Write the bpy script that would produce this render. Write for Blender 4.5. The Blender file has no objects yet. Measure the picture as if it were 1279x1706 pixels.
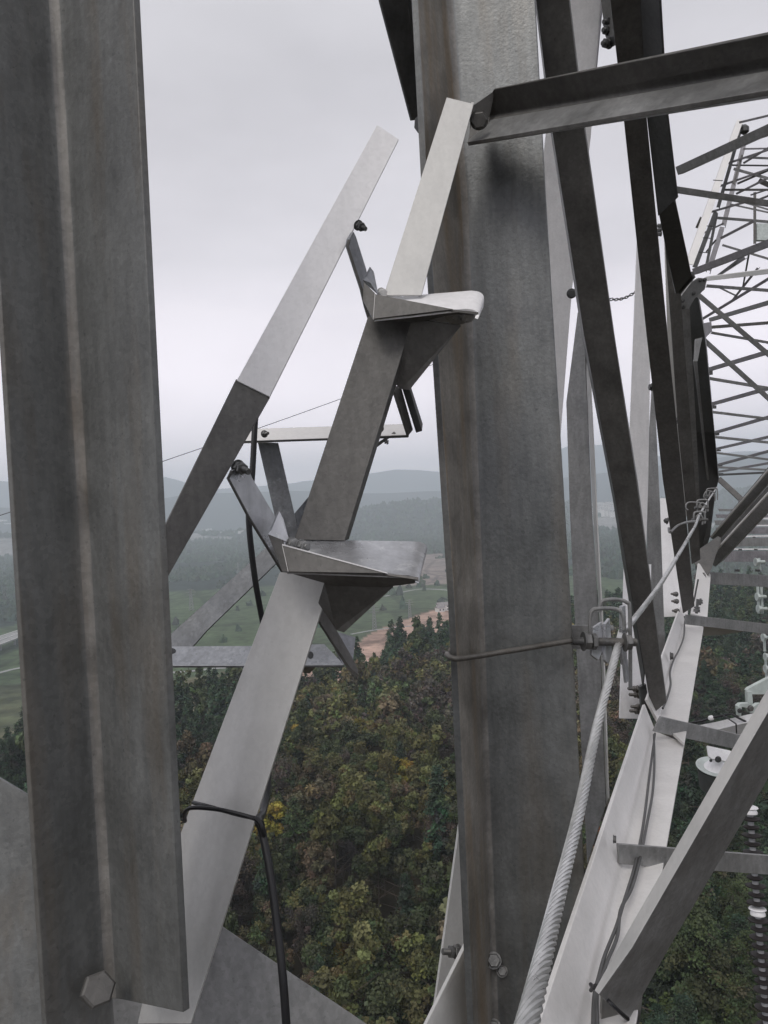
import bpy, math, random
import numpy as np
from mathutils import Vector, Matrix
R_ = math.radians
rnd = random.Random(7)
NR = np.random.RandomState(11)
sc = bpy.context.scene
col = sc.collection

# ------------------------------------------------------------ camera
F = 1289.0; CX = 639.5; CY = 853.0
ROLL = R_(3.0); PITCH = R_(-0.6)
CAM = Vector((0, 0, 100.0))
FW = Vector((0, math.cos(PITCH), math.sin(PITCH)))
U0 = Vector((0, -math.sin(PITCH), math.cos(PITCH)))
X0 = Vector((1, 0, 0))
RT = (X0*math.cos(ROLL) - U0*math.sin(ROLL)).normalized()
UP = (X0*math.sin(ROLL) + U0*math.cos(ROLL)).normalized()
cd = bpy.data.cameras.new("camera"); cam = bpy.data.objects.new("camera", cd); col.objects.link(cam)
cd.sensor_fit = 'VERTICAL'; cd.sensor_height = 36.0; cd.lens = 36.0*F/1706.0
cd.clip_start = 0.05; cd.clip_end = 60000
M = Matrix((RT, UP, -FW)).transposed().to_4x4(); M.translation = CAM
cam.matrix_world = M
sc.camera = cam

# ------------------------------------------------------------ world, sun, exposure
SUN_EL = R_(48); SUN_AZ = R_(205)          # azimuth from +Y, clockwise
w = bpy.data.worlds.new("World"); sc.world = w; w.use_nodes = True
nt = w.node_tree; N = nt.nodes; Lk = nt.links
for n in list(N): N.remove(n)
out = N.new('ShaderNodeOutputWorld'); bg = N.new('ShaderNodeBackground')
sky = N.new('ShaderNodeTexSky'); sky.sky_type = 'NISHITA'; sky.sun_disc = False
sky.sun_elevation = SUN_EL; sky.sun_rotation = SUN_AZ; sky.dust_density = 3
tc = N.new('ShaderNodeTexCoord'); sep = N.new('ShaderNodeSeparateXYZ'); Lk.new(tc.outputs['Generated'], sep.inputs[0])
cr = N.new('ShaderNodeValToRGB'); e = cr.color_ramp
e.elements[0].position = 0.0; e.elements[0].color = (14, 12.6, 13.4, 1)
e.elements[1].position = 1.0; e.elements[1].color = (6.4, 6.4, 6.6, 1)
for p, c in ((0.12, (11, 10.1, 10.8, 1)), (0.3, (6.5, 6.2, 6.55, 1)), (0.55, (5.7, 5.55, 5.8, 1))):
    q = e.elements.new(p); q.color = c
Lk.new(sep.outputs['Z'], cr.inputs[0])
mp = N.new('ShaderNodeMapping'); mp.inputs['Scale'].default_value = (1.2, 1.2, 3.2); Lk.new(tc.outputs['Generated'], mp.inputs[0])
nz = N.new('ShaderNodeTexNoise'); nz.inputs['Scale'].default_value = 1.5; nz.inputs['Detail'].default_value = 5; nz.inputs['Roughness'].default_value = 0.5
Lk.new(mp.outputs[0], nz.inputs['Vector'])
mr = N.new('ShaderNodeMapRange'); mr.inputs['From Min'].default_value = 0.3; mr.inputs['From Max'].default_value = 0.7
mr.inputs['To Min'].default_value = 0.8; mr.inputs['To Max'].default_value = 1.13; Lk.new(nz.outputs[0], mr.inputs[0])
mul = N.new('ShaderNodeVectorMath'); mul.operation = 'SCALE'; Lk.new(cr.outputs[0], mul.inputs[0]); Lk.new(mr.outputs[0], mul.inputs['Scale'])
mix = N.new('ShaderNodeMix'); mix.data_type = 'RGBA'; mix.inputs[0].default_value = 0.93
Lk.new(sky.outputs[0], mix.inputs[6]); Lk.new(mul.outputs[0], mix.inputs[7])
Lk.new(mix.outputs[2], bg.inputs[0]); bg.inputs[1].default_value = 0.13
Lk.new(bg.outputs[0], out.inputs[0])
sl = bpy.data.lights.new("sun", 'SUN'); sl.energy = 1.5; sl.angle = R_(25); sl.color = (1, 0.96, 0.9)
so = bpy.data.objects.new("sun", sl); col.objects.link(so)
sd = Vector((math.sin(SUN_AZ)*math.cos(SUN_EL), math.cos(SUN_AZ)*math.cos(SUN_EL), math.sin(SUN_EL)))
so.rotation_euler = sd.to_track_quat('Z', 'Y').to_euler(); so.location = (0, 0, 200)
sc.view_settings.view_transform = 'Standard'; sc.view_settings.look = 'None'
sc.view_settings.exposure = 0.0; sc.view_settings.gamma = 1.0
sc.render.engine = 'CYCLES'
sc.cycles.volume_bounces = 3; sc.cycles.max_bounces = 6

# ------------------------------------------------------------ pixel <-> world helpers (photo pixels, depth in metres)
def W(x, y, d):
    return CAM + (FW + RT*((x-CX)/F) + UP*((CY-y)/F))*d
def ray(x, y):
    return FW + RT*((x-CX)/F) + UP*((CY-y)/F)
class Plane:
    def __init__(s, a, b, c):
        s.o = W(*a); s.n = (W(*b)-s.o).cross(W(*c)-s.o).normalized()
    def __call__(s, x, y):
        r = ray(x, y); t = s.n.dot(s.o-CAM)/s.n.dot(r); return CAM + r*t
def proj(p):
    v = Vector(p)-CAM; d = v.dot(FW)
    return (CX + F*v.dot(RT)/d, CY - F*v.dot(UP)/d, d)

# ------------------------------------------------------------ materials
def newmat(name):
    m = bpy.data.materials.new(name); m.use_nodes = True
    b = m.node_tree.nodes['Principled BSDF']; return m, m.node_tree, b
def ramp(nt, stops, src):
    r = nt.nodes.new('ShaderNodeValToRGB'); e = r.color_ramp
    e.elements[0].position, e.elements[0].color = stops[0][0], (*stops[0][1], 1)
    e.elements[1].position, e.elements[1].color = stops[-1][0], (*stops[-1][1], 1)
    for p, c in stops[1:-1]:
        q = e.elements.new(p); q.color = (*c, 1)
    nt.links.new(src, r.inputs[0]); return r.outputs[0]
def noise(nt, vec, scale, detail=5, rough=0.55):
    n = nt.nodes.new('ShaderNodeTexNoise'); n.inputs['Scale'].default_value = scale
    n.inputs['Detail'].default_value = detail; n.inputs['Roughness'].default_value = rough
    nt.links.new(vec, n.inputs['Vector']); return n.outputs[0]
def mixc(nt, fac, a, b, mode='MIX'):
    m = nt.nodes.new('ShaderNodeMix'); m.data_type = 'RGBA'; m.blend_type = mode
    for i, v in ((0, fac), (6, a), (7, b)):
        if hasattr(v, 'links'): nt.links.new(v, m.inputs[i])
        elif i == 0: m.inputs[0].default_value = v
        else: m.inputs[i].default_value = (*v, 1)
    return m.outputs[2]
def rowmat(o, ncol, rows):
    """give rows of a strip() other materials: {row: material name}"""
    nrow = max(rows)+1
    for row, mt in rows.items():
        if MT[mt].name not in [m.name for m in o.data.materials]: o.data.materials.append(MT[mt])
        k = [m.name for m in o.data.materials].index(MT[mt].name)
        for f in range(2*row*(ncol-1), 2*(row+1)*(ncol-1)): o.data.polygons[f].material_index = k
def steel(name, c, var=0.16, metal=0.45, rough=0.42, brown=0.0, white=0.0, tint=(1, 1, 1), stretch=(1, 1, 0.12), bump=0.25, streak=1.0, big=0.0):
    spg = .16 if c < .4 else .05
    m, nt, b = newmat(name)
    t = nt.nodes.new('ShaderNodeTexCoord'); mp = nt.nodes.new('ShaderNodeMapping')
    mp.inputs['Scale'].default_value = stretch; nt.links.new(t.outputs['Object'], mp.inputs[0])
    base = tuple(c*k for k in tint)
    lo = tuple(k*(1-var*1.6) for k in base); hi = tuple(min(1, k*(1+var*1.3)) for k in base)
    n1 = noise(nt, t.outputs['Object'], 9, 6, 0.62)
    c1 = ramp(nt, ((0.3, lo), (0.5, base), (0.72, hi)), n1)
    n2 = noise(nt, mp.outputs[0], 60, 4, 0.6)
    c2 = ramp(nt, ((0.3, (1-0.22*streak,)*3), (0.7, (1+0.12*streak,)*3)), n2)
    cc = mixc(nt, 0.8, c1, c2, 'MULTIPLY')
    if big:
        n8 = noise(nt, t.outputs['Object'], 1.7, 3, 0.5)
        cc = mixc(nt, 1.0, cc, ramp(nt, ((0.35, (1-big,)*3), (0.65, (1+big,)*3)), n8), 'MULTIPLY')
    if brown:
        n3 = noise(nt, mp.outputs[0], 14, 5, 0.6)
        f3 = ramp(nt, ((0.5, (0, 0, 0)), (0.68, (brown,)*3)), n3)
        cc = mixc(nt, f3, cc, (c*0.95, c*0.72, c*0.48))
    if white:
        n4 = noise(nt, t.outputs['Object'], 26, 8, 0.72)
        f4 = ramp(nt, ((0.56, (0, 0, 0)), (0.68, (white,)*3)), n4)
        cc = mixc(nt, f4, cc, tuple(min(0.8, k*1.9) for k in base))
    vs = nt.nodes.new('ShaderNodeTexVoronoi'); vs.inputs['Scale'].default_value = 150; nt.links.new(t.outputs['Object'], vs.inputs['Vector'])
    bw = nt.nodes.new('ShaderNodeRGBToBW'); nt.links.new(vs.outputs['Color'], bw.inputs[0])
    cc = mixc(nt, .5, cc, ramp(nt, ((0.2, (1-spg,)*3), (0.8, (1+spg,)*3)), bw.outputs[0]), 'MULTIPLY')
    n6 = noise(nt, t.outputs['Object'], 140, 2, 0.5)
    f6 = ramp(nt, ((0.68, (0, 0, 0)), (0.74, ((0.45 if c < .4 else .12),)*3)), n6)
    cc = mixc(nt, f6, cc, tuple(k*0.45 for k in base))
    nt.links.new(cc, b.inputs['Base Color'])
    b.inputs['Metallic'].default_value = metal
    rr = ramp(nt, ((0.3, (rough*0.75,)*3), (0.7, (min(1, rough*1.35),)*3)), n1); nt.links.new(rr, b.inputs['Roughness'])
    n5 = noise(nt, t.outputs['Object'], 160, 4, 0.6)
    bp = nt.nodes.new('ShaderNodeBump'); bp.inputs['Strength'].default_value = bump; bp.inputs['Distance'].default_value = 0.002
    nt.links.new(n5, bp.inputs['Height']); nt.links.new(bp.outputs[0], b.inputs['Normal'])
    return m
def plain(name, c, rough=0.6, metal=0.0, var=0.15, scale=20):
    m, nt, b = newmat(name)
    t = nt.nodes.new('ShaderNodeTexCoord'); n1 = noise(nt, t.outputs['Object'], scale)
    cc = ramp(nt, ((0.3, tuple(k*(1-var) for k in c)), (0.7, tuple(min(1, k*(1+var)) for k in c))), n1)
    nt.links.new(cc, b.inputs['Base Color']); b.inputs['Roughness'].default_value = rough; b.inputs['Metallic'].default_value = metal
    return m
MT = {
 'post':   steel('weathered grey steel', 0.165, 0.1, 0.35, 0.5, brown=0.4, white=0.22, tint=(0.98, 1.0, .99), big=.1),
 'leg':    steel('mottled blue grey steel', 0.18, 0.13, 0.5, 0.4, brown=0.25, tint=(0.97, 1.0, 1.01), big=.15),
 'legbrown': steel('brown streaked steel', 0.26, 0.25, 0.3, 0.5, brown=0.9, tint=(1.05, 0.98, 0.88)),
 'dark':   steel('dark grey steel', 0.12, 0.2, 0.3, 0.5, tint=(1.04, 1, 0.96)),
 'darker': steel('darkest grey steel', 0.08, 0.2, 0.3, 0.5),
 'rootdim': steel('rusty root steel with faint painted sheen', 0.22, 0.3, 0.3, 0.5, brown=0.5, white=.2, tint=(1.02, .98, .94)),  # fading edge of the painted sheen, over real rust
 'root':   steel('rusty root steel with painted sheen', 0.2, 0.3, 0.1, 0.5, brown=0.6, white=0.3, tint=(1.03, .98, .92)),  # rust plus a lighter tone that paints the fillet's reflection
 'mid':    steel('mid grey steel', 0.24, 0.12, 0.35, 0.45),
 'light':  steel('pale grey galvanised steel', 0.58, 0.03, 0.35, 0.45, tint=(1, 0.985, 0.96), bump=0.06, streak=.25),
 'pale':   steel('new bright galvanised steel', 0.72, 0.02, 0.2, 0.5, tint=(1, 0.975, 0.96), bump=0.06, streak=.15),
 'white':  steel('white zinc steel', 0.84, 0.03, 0.1, 0.5, tint=(1, 0.985, 1), bump=0.08, streak=.3),
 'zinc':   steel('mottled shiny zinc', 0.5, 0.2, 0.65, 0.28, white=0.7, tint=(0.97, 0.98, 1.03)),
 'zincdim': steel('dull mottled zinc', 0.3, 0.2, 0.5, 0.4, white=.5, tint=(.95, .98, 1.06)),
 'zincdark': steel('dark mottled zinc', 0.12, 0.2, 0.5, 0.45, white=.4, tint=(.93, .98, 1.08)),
 'truss':  steel('violet grey truss steel', 0.24, 0.15, 0.35, 0.5, tint=(1.02, 0.98, 1.04)),
 'bolt':   steel('dull bolt steel', 0.16, 0.25, 0.6, 0.42, brown=0.3),
 'rust':   steel('dull brown rod steel', 0.13, 0.2, 0.5, 0.45, brown=0.6, tint=(1.05, .98, .9)),
 'rope':   steel('bright strand wire', 0.6, 0.08, 0.55, 0.32, bump=0.05),
 'black':  plain('black cable sheath', (0.012, 0.012, 0.014), 0.45),
 'wire':   plain('grey wire', (0.1, 0.1, 0.1), 0.5, 0.4),
 'rubber': plain('dark brown shed rubber', (0.022, 0.018, 0.018), 0.7),
 'core':   plain('pale grey insulator core', (0.3, 0.3, 0.31), 0.5),
 'cast':   plain('pale green grey cast metal', (0.55, 0.6, 0.58), 0.45, 0.2),
 'greybell': plain('dark grey bell', (0.07, 0.075, 0.075), 0.5),
}

# ------------------------------------------------------------ mesh helpers
class MB:
    def __init__(s): s.v = []; s.f = []; s.sm = []
    def add(s, vs, fs, smooth=False):
        o = len(s.v); s.v += [Vector(p) for p in vs]; s.f += [tuple(i+o for i in f) for f in fs]; s.sm += [smooth]*len(fs)
        return s
    def obj(s, name, mat, parent=None, label=None, bevel=0.0, loc=None, sharp=35):
        me = bpy.data.meshes.new(name)
        if parent is not None: org = parent['_o'].copy() if isinstance(parent['_o'], Vector) else Vector(parent['_o'])
        else:
            org = Vector(loc) if loc is not None else sum(s.v, Vector())/len(s.v)
        me.from_pydata([tuple(p-org) for p in s.v], [], s.f)
        me.polygons.foreach_set('use_smooth', [True]*len(s.f) if any(s.sm) else [False]*len(s.f))
        me.update()
        if any(s.sm): me.set_sharp_from_angle(angle=R_(sharp))
        me.materials.append(MT[mat] if isinstance(mat, str) else mat)
        o = bpy.data.objects.new(name, me); col.objects.link(o); o['_o'] = org
        if parent is not None: o.parent = parent
        else: o.location = org
        if label: o['label'] = label
        if bevel:
            b = o.modifiers.new('bevel', 'BEVEL'); b.width = bevel; b.segments = 2; b.limit_method = 'ANGLE'; b.angle_limit = R_(50)
        return o
def thing(name, label, cat, loc, group=None):
    o = bpy.data.objects.new(name, None); col.objects.link(o); o.location = loc; o['_o'] = Vector(loc)
    o.empty_display_size = 0.1; o['label'] = label; o['category'] = cat
    if group: o['group'] = group
    return o
def tag(o, label=None, cat=None, group=None, kind=None):
    for k, v in (('label', label), ('category', cat), ('group', group), ('kind', kind)):
        if v: o[k] = v
    return o
def strip(rails, t, mb=None):
    """folded plate: rails = list of polylines (world points) across the section; thickness t away from the camera"""
    mb = mb or MB()
    rails = [list(r) for r in rails]; n, m = len(rails), len(rails[0])
    # members that leave the picture run on past its edge
    for e, s_ in ((0, 1), (-1, -2)):
        pp = [((r[e]-CAM).dot(RT)/(r[e]-CAM).dot(FW)*F+CX, CY-(r[e]-CAM).dot(UP)/(r[e]-CAM).dot(FW)*F) for r in rails]
        if any(all(q) for q in ([x < -15 for x, y in pp], [x > 1294 for x, y in pp], [y < -15 for x, y in pp], [y > 1721 for x, y in pp])):
            for r in rails: r[e] = r[e]+(r[e]-r[s_]).normalized()*1.6
    fn = [[None]*m for _ in range(n-1)]
    tot = 0
    for j in range(m):
        a = max(0, j-1); b = min(m-1, j+1)
        for i in range(n-1):
            al = (rails[i][b]-rails[i][a]) + (rails[i+1][b]-rails[i+1][a])
            fn[i][j] = (rails[i+1][j]-rails[i][j]).cross(al).normalized()
            tot += fn[i][j].dot((CAM-rails[i][j]).normalized())*(rails[i+1][j]-rails[i][j]).length
    if tot < 0: fn = [[-q for q in r] for r in fn]
    V = []; back = []
    for i in range(n):
        for j in range(m):
            V.append(rails[i][j])
            if 0 < i < n-1:
                q = fn[i-1][j]+fn[i][j]; q.normalize(); q /= max(0.3, q.dot(fn[i][j]))
            else: q = fn[0][j] if i == 0 else fn[n-2][j]
            back.append(rails[i][j]-q*t)
    k = n*m; V += back; Fc = []
    idx = lambda i, j: i*m+j
    for i in range(n-1):
        for j in range(m-1):
            q = (idx(i, j), idx(i+1, j), idx(i+1, j+1), idx(i, j+1)); Fc.append(q); Fc.append(tuple(k+x for x in reversed(q)))
    for i in range(n-1):
        for j in (0, m-1): q = (idx(i, j), idx(i+1, j)); Fc.append((q[0], k+q[0], k+q[1], q[1]) if j == 0 else (q[1], k+q[1], k+q[0], q[0]))
    for j in range(m-1):
        for i in (0, n-1): q = (idx(i, j), idx(i, j+1)); Fc.append((q[1], k+q[1], k+q[0], q[0]) if i == 0 else (q[0], k+q[0], k+q[1], q[1]))
    if tot < 0: Fc = [tuple(reversed(f)) for f in Fc]
    return mb.add(V, Fc, True)
def fillet(e1, c, e2, r, segs=6):
    """rails of an L section with a rounded root"""
    rails = [e1]
    for k in range(segs+1):
        t = k/segs; row = []
        for a, b, d in zip(e1, c, e2):
            p = b+(a-b).normalized()*r; q = b+(d-b).normalized()*r
            row.append(p*(1-t)**2 + b*2*t*(1-t) + q*t*t)
        rails.append(row)
    return rails+[e2]
def prism(pts, n, t, mb=None):
    """polygon extruded by t along -n (n flipped to face the camera)"""
    mb = mb or MB(); n = n.normalized()
    c = sum(pts, Vector())/len(pts)
    if n.dot(CAM-c) < 0: n = -n
    a = sum(((pts[i]-c).cross(pts[(i+1) % len(pts)]-c) for i in range(len(pts))), Vector())
    if a.dot(n) < 0: pts = list(reversed(pts))
    k = len(pts); V = list(pts)+[p-n*t for p in pts]
    Fc = [tuple(range(k)), tuple(reversed(range(k, 2*k)))]+[(i, i+k, (i+1) % k+k, (i+1) % k) for i in range(k)]
    return mb.add(V, Fc, False)
def plate(poly, plane, t, mb=None):
    return prism([plane(x, y) for x, y in poly], plane.n, t, mb)
def frame(d):
    d = d.normalized(); a = Vector((0, 0, 1)) if abs(d.z) < 0.9 else Vector((1, 0, 0))
    u = d.cross(a).normalized(); return u, d.cross(u).normalized()
def lathe(base, d, prof, segs=16, mb=None, twist=0.0, smooth=True):
    """profile [(height, radius)] about the axis d at base"""
    mb = mb or MB(); d = d.normalized(); u, v = frame(d); V = []; Fc = []
    for h, r in prof:
        for k in range(segs):
            a = 2*math.pi*k/segs+twist; V.append(base+d*h+(u*math.cos(a)+v*math.sin(a))*r)
    for i in range(len(prof)-1):
        for k in range(segs):
            k2 = (k+1) % segs; Fc.append((i*segs+k, (i+1)*segs+k, (i+1)*segs+k2, i*segs+k2))
    Fc.append(tuple(range(segs))); Fc.append(tuple(reversed(range((len(prof)-1)*segs, len(prof)*segs))))
    return mb.add(V, Fc, smooth)
def smoothpath(P, n=6):
    P = [Vector(p) for p in P]; out = []
    for i in range(len(P)-1):
        a = P[max(0, i-1)]; b = P[i]; c = P[i+1]; d = P[min(len(P)-1, i+2)]
        for k in range(n):
            t = k/n
            out.append(0.5*((2*b)+(c-a)*t+(2*a-5*b+4*c-d)*t*t+(3*b-a-3*c+d)*t**3))
    out.append(P[-1]); return out
def tube(path, r, segs=10, mb=None):
    mb = mb or MB(); n = len(path); rr = r if isinstance(r, (list, tuple)) else [r]*n
    u = None; V = []; Fc = []
    for i, p in enumerate(path):
        d = (path[min(n-1, i+1)]-path[max(0, i-1)]).normalized()
        if u is None: u, v = frame(d)
        else:
            u = (u-d*u.dot(d)).normalized(); v = d.cross(u)
        for k in range(segs):
            a = 2*math.pi*k/segs; V.append(p+(u*math.cos(a)+v*math.sin(a))*rr[i])
    for i in range(n-1):
        for k in range(segs):
            k2 = (k+1) % segs; Fc.append((i*segs+k, i*segs+k2, (i+1)*segs+k2, (i+1)*segs+k))
    Fc.append(tuple(reversed(range(segs)))); Fc.append(tuple(range((n-1)*segs, n*segs)))
    return mb.add(V, Fc, True)
def bolt(name, p, d, s, parent, head=True, washer=True, shank=0.0, nut=0.0, mat='bolt', label=None):
    """hex bolt: head of radius s at p growing along d; or threaded shank with nut"""
    mb = MB(); d = d.normalized()
    if head:
        if washer: lathe(p, d, [(0, s*1.18), (s*0.16, s*1.18)], 20, mb)
        lathe(p+d*s*0.16, d, [(0, s), (s*0.62, s), (s*0.74, s*0.86)], 6, mb, smooth=False)
    if shank:
        pr = []; h = 0; rr = s*0.5; st = s*0.17
        while h < shank:
            pr += [(h, rr), (h+st*0.5, rr*0.86)]; h += st
        lathe(p, d, pr, 12, mb)
        if nut:
            lathe(p+d*nut, d, [(0, s*0.9), (s*0.1, s), (s*0.7, s), (s*0.8, s*0.88)], 6, mb, smooth=False)
            lathe(p+d*(nut+s*0.95), d, [(0, s*0.9), (s*0.08, s*0.97), (s*0.5, s*0.97), (s*0.55, s*0.85)], 6, mb, twist=0.4, smooth=False)
            lathe(p+d*(nut-s*0.15), d, [(0, s*1.15), (s*0.14, s*1.15)], 16, mb)
    return mb.obj(name, mat, parent, label)
def rail(*pts): return [W(*p) for p in pts]
def bar2(name, mat, parent, a, b, w=None, h=0.05, t=0.006, label=None, dark_side=True, bevel=0.0008):
    """thin angle bar between pixel points a=(x,y,d) and b, height h(m) across the view, second flange going away from the camera"""
    A, B = W(*a), W(*b); ax = (B-A).normalized()
    vd = ((A+B)/2-CAM).normalized(); n = ax.cross(vd).normalized()
    if n.dot(UP) < 0: n = -n
    aw = n.cross(ax).normalized()
    if aw.dot(vd) < 0: aw = -aw
    mb = strip([[A+n*h/2, B+n*h/2], [A-n*h/2, B-n*h/2], [A-n*h/2+aw*h*0.9-n*h*0.12, B-n*h/2+aw*h*0.9-n*h*0.12]] if dark_side else
               [[A+n*h/2+aw*h*0.9+n*h*0.12, B+n*h/2+aw*h*0.9+n*h*0.12], [A+n*h/2, B+n*h/2], [A-n*h/2, B-n*h/2]], t)
    return mb.obj(name, mat, parent, label, bevel=bevel)
# ============================================================ 1. TOWER BODY (near)
tw = thing('steel_tower', 'weathered angle steel posts and beams of the tower body closest to the camera', 'tower', W(790, 1750, 1.6))
# left foreground post, an angle opened towards us
o = strip(fillet(rail((-34, -60, .97), (-26, 60, .97), (76, 1690, .97)),
                 rail((88, -60, 1.055), (96, 60, 1.055), (187, 1662, 1.055)),
                 rail((219, -60, .95), (225, 60, .95), (305, 1687, .95)), .022, 8), .010).obj(
    'post', 'post', tw, 'wide weathered angle post filling the left edge, stained brown', bevel=.0012)
rowmat(o, 3, {k: ('root' if k in (4, 5) else 'rootdim') for k in (3, 4, 5, 6)})  # fillet rows: reflected stripe painted as lighter rusty steel
strip([rail((74, 1650, .971), (82, 1790, .971)), rail((186, 1650, 1.052), (197, 1790, 1.052))], .010).obj('flange', 'post', o)
bolt('bolt', W(160, 1650, .998), W(188, 1636, .93)-W(160, 1650, 1.0), .0215, o, mat='dark', washer=False)
# main leg
mlp = fillet(rail((693, -60, 1.5), (713, 330, 1.5), (757, 1000, 1.5), (793, 1790, 1.5)),
             rail((741, -60, 1.65), (771, 330, 1.65), (797, 1000, 1.65), (825, 1790, 1.65)),
             rail((888, -60, 1.6), (909, 330, 1.6), (950, 1000, 1.6), (990, 1790, 1.6)), .02, 8)
leg = strip(mlp, .014).obj('leg', 'leg', tw, 'broad main tower leg with a round inner root running down the middle of the picture', bevel=.0015)
rowmat(leg, 4, {0: 'legbrown', 1: 'legbrown', 2: 'legbrown', 3: 'rootdim', 4: 'root', 5: 'root', 6: 'rootdim'})  # brown flange, then fillet rows with the reflected stripe painted in
# bolts low on the leg
bolt('bolt', W(822, 1600, 1.63), W(822, 1600, 1.4)-W(815, 1600, 1.63), .014, leg)
bolt('bolt', W(836, 1618, 1.64), W(836, 1618, 1.4)-W(825, 1618, 1.63), .010, leg)
bolt('bolt', W(822, 1712, 1.63), W(822, 1712, 1.4)-W(815, 1712, 1.63), .014, leg)
# gussets at the bottom left
P = Plane((0, 1300, 1.09), (60, 1330, 1.09), (40, 1700, 1.02))
plate([(-40, 1275), (0, 1298), (50, 1328), (82, 1345), (100, 1790), (-60, 1790)], P, .012).obj('gusset_plate', 'post', tw, 'dark gusset plate behind the left post with a clipped upper corner', bevel=.001)
P = Plane((370, 1545, 1.2), (610, 1706, 1.2), (320, 1790, 1.12))
plate([(180, 1655), (330, 1500), (372, 1545), (500, 1632), (610, 1706), (720, 1790), (180, 1790)], P, .012).obj('gusset_plate', 'mid', tw, 'sloping greenish grey gusset plate under the lower ladder rail', bevel=.001)
# upper right horizontal angle bolted to the leg
o = strip(fillet(rail((822, 149, 1.53), (1330, 47, 1.05)),
                 rail((800, 198, 1.60), (1330, 110, 1.10)),
                 rail((778, 237, 1.54), (1330, 141, 1.04)), .014, 6), .008).obj(
    'crossbeam', 'dark', tw, 'dark angle beam running from the leg to the upper right edge with a speckled lower flange', bevel=.001)
rowmat(o, 2, {7: 'mid', 6: 'dark'})
strip([rail((788, 176, 1.545), (786, 200, 1.55), (779, 237, 1.545)), rail((824, 151, 1.535), (815, 195, 1.56), (812, 231, 1.535))], .008).obj('chamfered_end', 'dark', o)
bolt('bolt', W(798, 200, 1.50), W(797, 202, 1.3)-W(798, 200, 1.5), .0155, o, mat='dark')
# dark brace at top, left of the leg
o = strip([rail((628, -30, 1.62), (633, 0, 1.63), (686, 200, 1.72)), rail((672, -30, 1.66), (678, 0, 1.66), (709, 198, 1.74)), rail((690, -30, 1.58), (694, 0, 1.58), (712, 180, 1.68))], .007).obj(
    'brace', 'darker', tw, 'short dark brace meeting the leg at the top of the picture', bevel=.001)
bolt('bolt', W(706, 207, 1.62), W(680, 207, 1.6)-W(706, 207, 1.62), .017, o, mat='darker')
# pale members low and behind the leg
strip([rail((777, 1290, 1.9), (722, 1690, 1.75), (708, 1790, 1.72)), rail((830, 1290, 1.95), (830, 1790, 1.8), (830, 1890, 1.8))], .008).obj('brace', 'light', tw, 'pale plate slanting out from behind the leg at the bottom', bevel=.001)
o = strip([rail((790, 1549, 1.60), (710, 1706, 1.46), (668, 1790, 1.40)), rail((792, 1570, 1.62), (734, 1706, 1.48), (697, 1790, 1.42)), rail((830, 1600, 1.70), (800, 1790, 1.64), (790, 1890, 1.6))], .008).obj(
    'brace', 'light', tw, 'angle with a bright upper flange meeting the leg at the bottom edge', bevel=.001)
bolt('bolt', W(765, 1586, 1.66), W(732, 1585, 1.64)-W(765, 1586, 1.66), .0135, o, head=False, shank=.042, nut=.004)

# ============================================================ 2. CLIMBING LADDER
ld = thing('climbing_ladder', 'slanting climbing ladder of flat bars with two folded steel steps in front of the leg', 'ladder', W(310, 1720, 1.05))
def flat(name, a0, a1, b0, b1, mat, label, t=.006, lip=0):
    r = [rail(a0, b0), rail(a1, b1)]
    if lip:
        q = [W(a1[0]+lip, a1[1]-2, a1[2]+.035), W(b1[0]+lip, b1[1]-2, b1[2]+.035)]; r.append(q)
    return strip(r, t).obj(name, mat, ld, label, bevel=.0008)
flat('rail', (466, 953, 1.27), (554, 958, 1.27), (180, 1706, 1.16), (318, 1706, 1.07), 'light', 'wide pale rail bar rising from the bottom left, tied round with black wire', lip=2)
flat('rail', (613, 527, 1.37), (689, 527, 1.37), (490, 899, 1.28), (574, 901, 1.28), 'dark', 'dark middle rail bar between the two steps', lip=7)  # part of the pale rail; drop in brightness put into the colour
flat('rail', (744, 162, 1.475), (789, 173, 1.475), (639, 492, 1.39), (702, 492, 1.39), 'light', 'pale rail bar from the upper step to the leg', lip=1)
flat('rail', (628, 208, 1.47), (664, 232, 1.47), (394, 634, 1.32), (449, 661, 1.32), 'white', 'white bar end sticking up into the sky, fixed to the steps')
flat('rail', (393, 631, 1.325), (450, 660, 1.325), (258, 912, 1.2), (262, 992, 1.2), 'dark', 'dark lower half of the bar, passing behind the left post')  # one bar with the white piece; brightness break put into the colours
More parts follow.
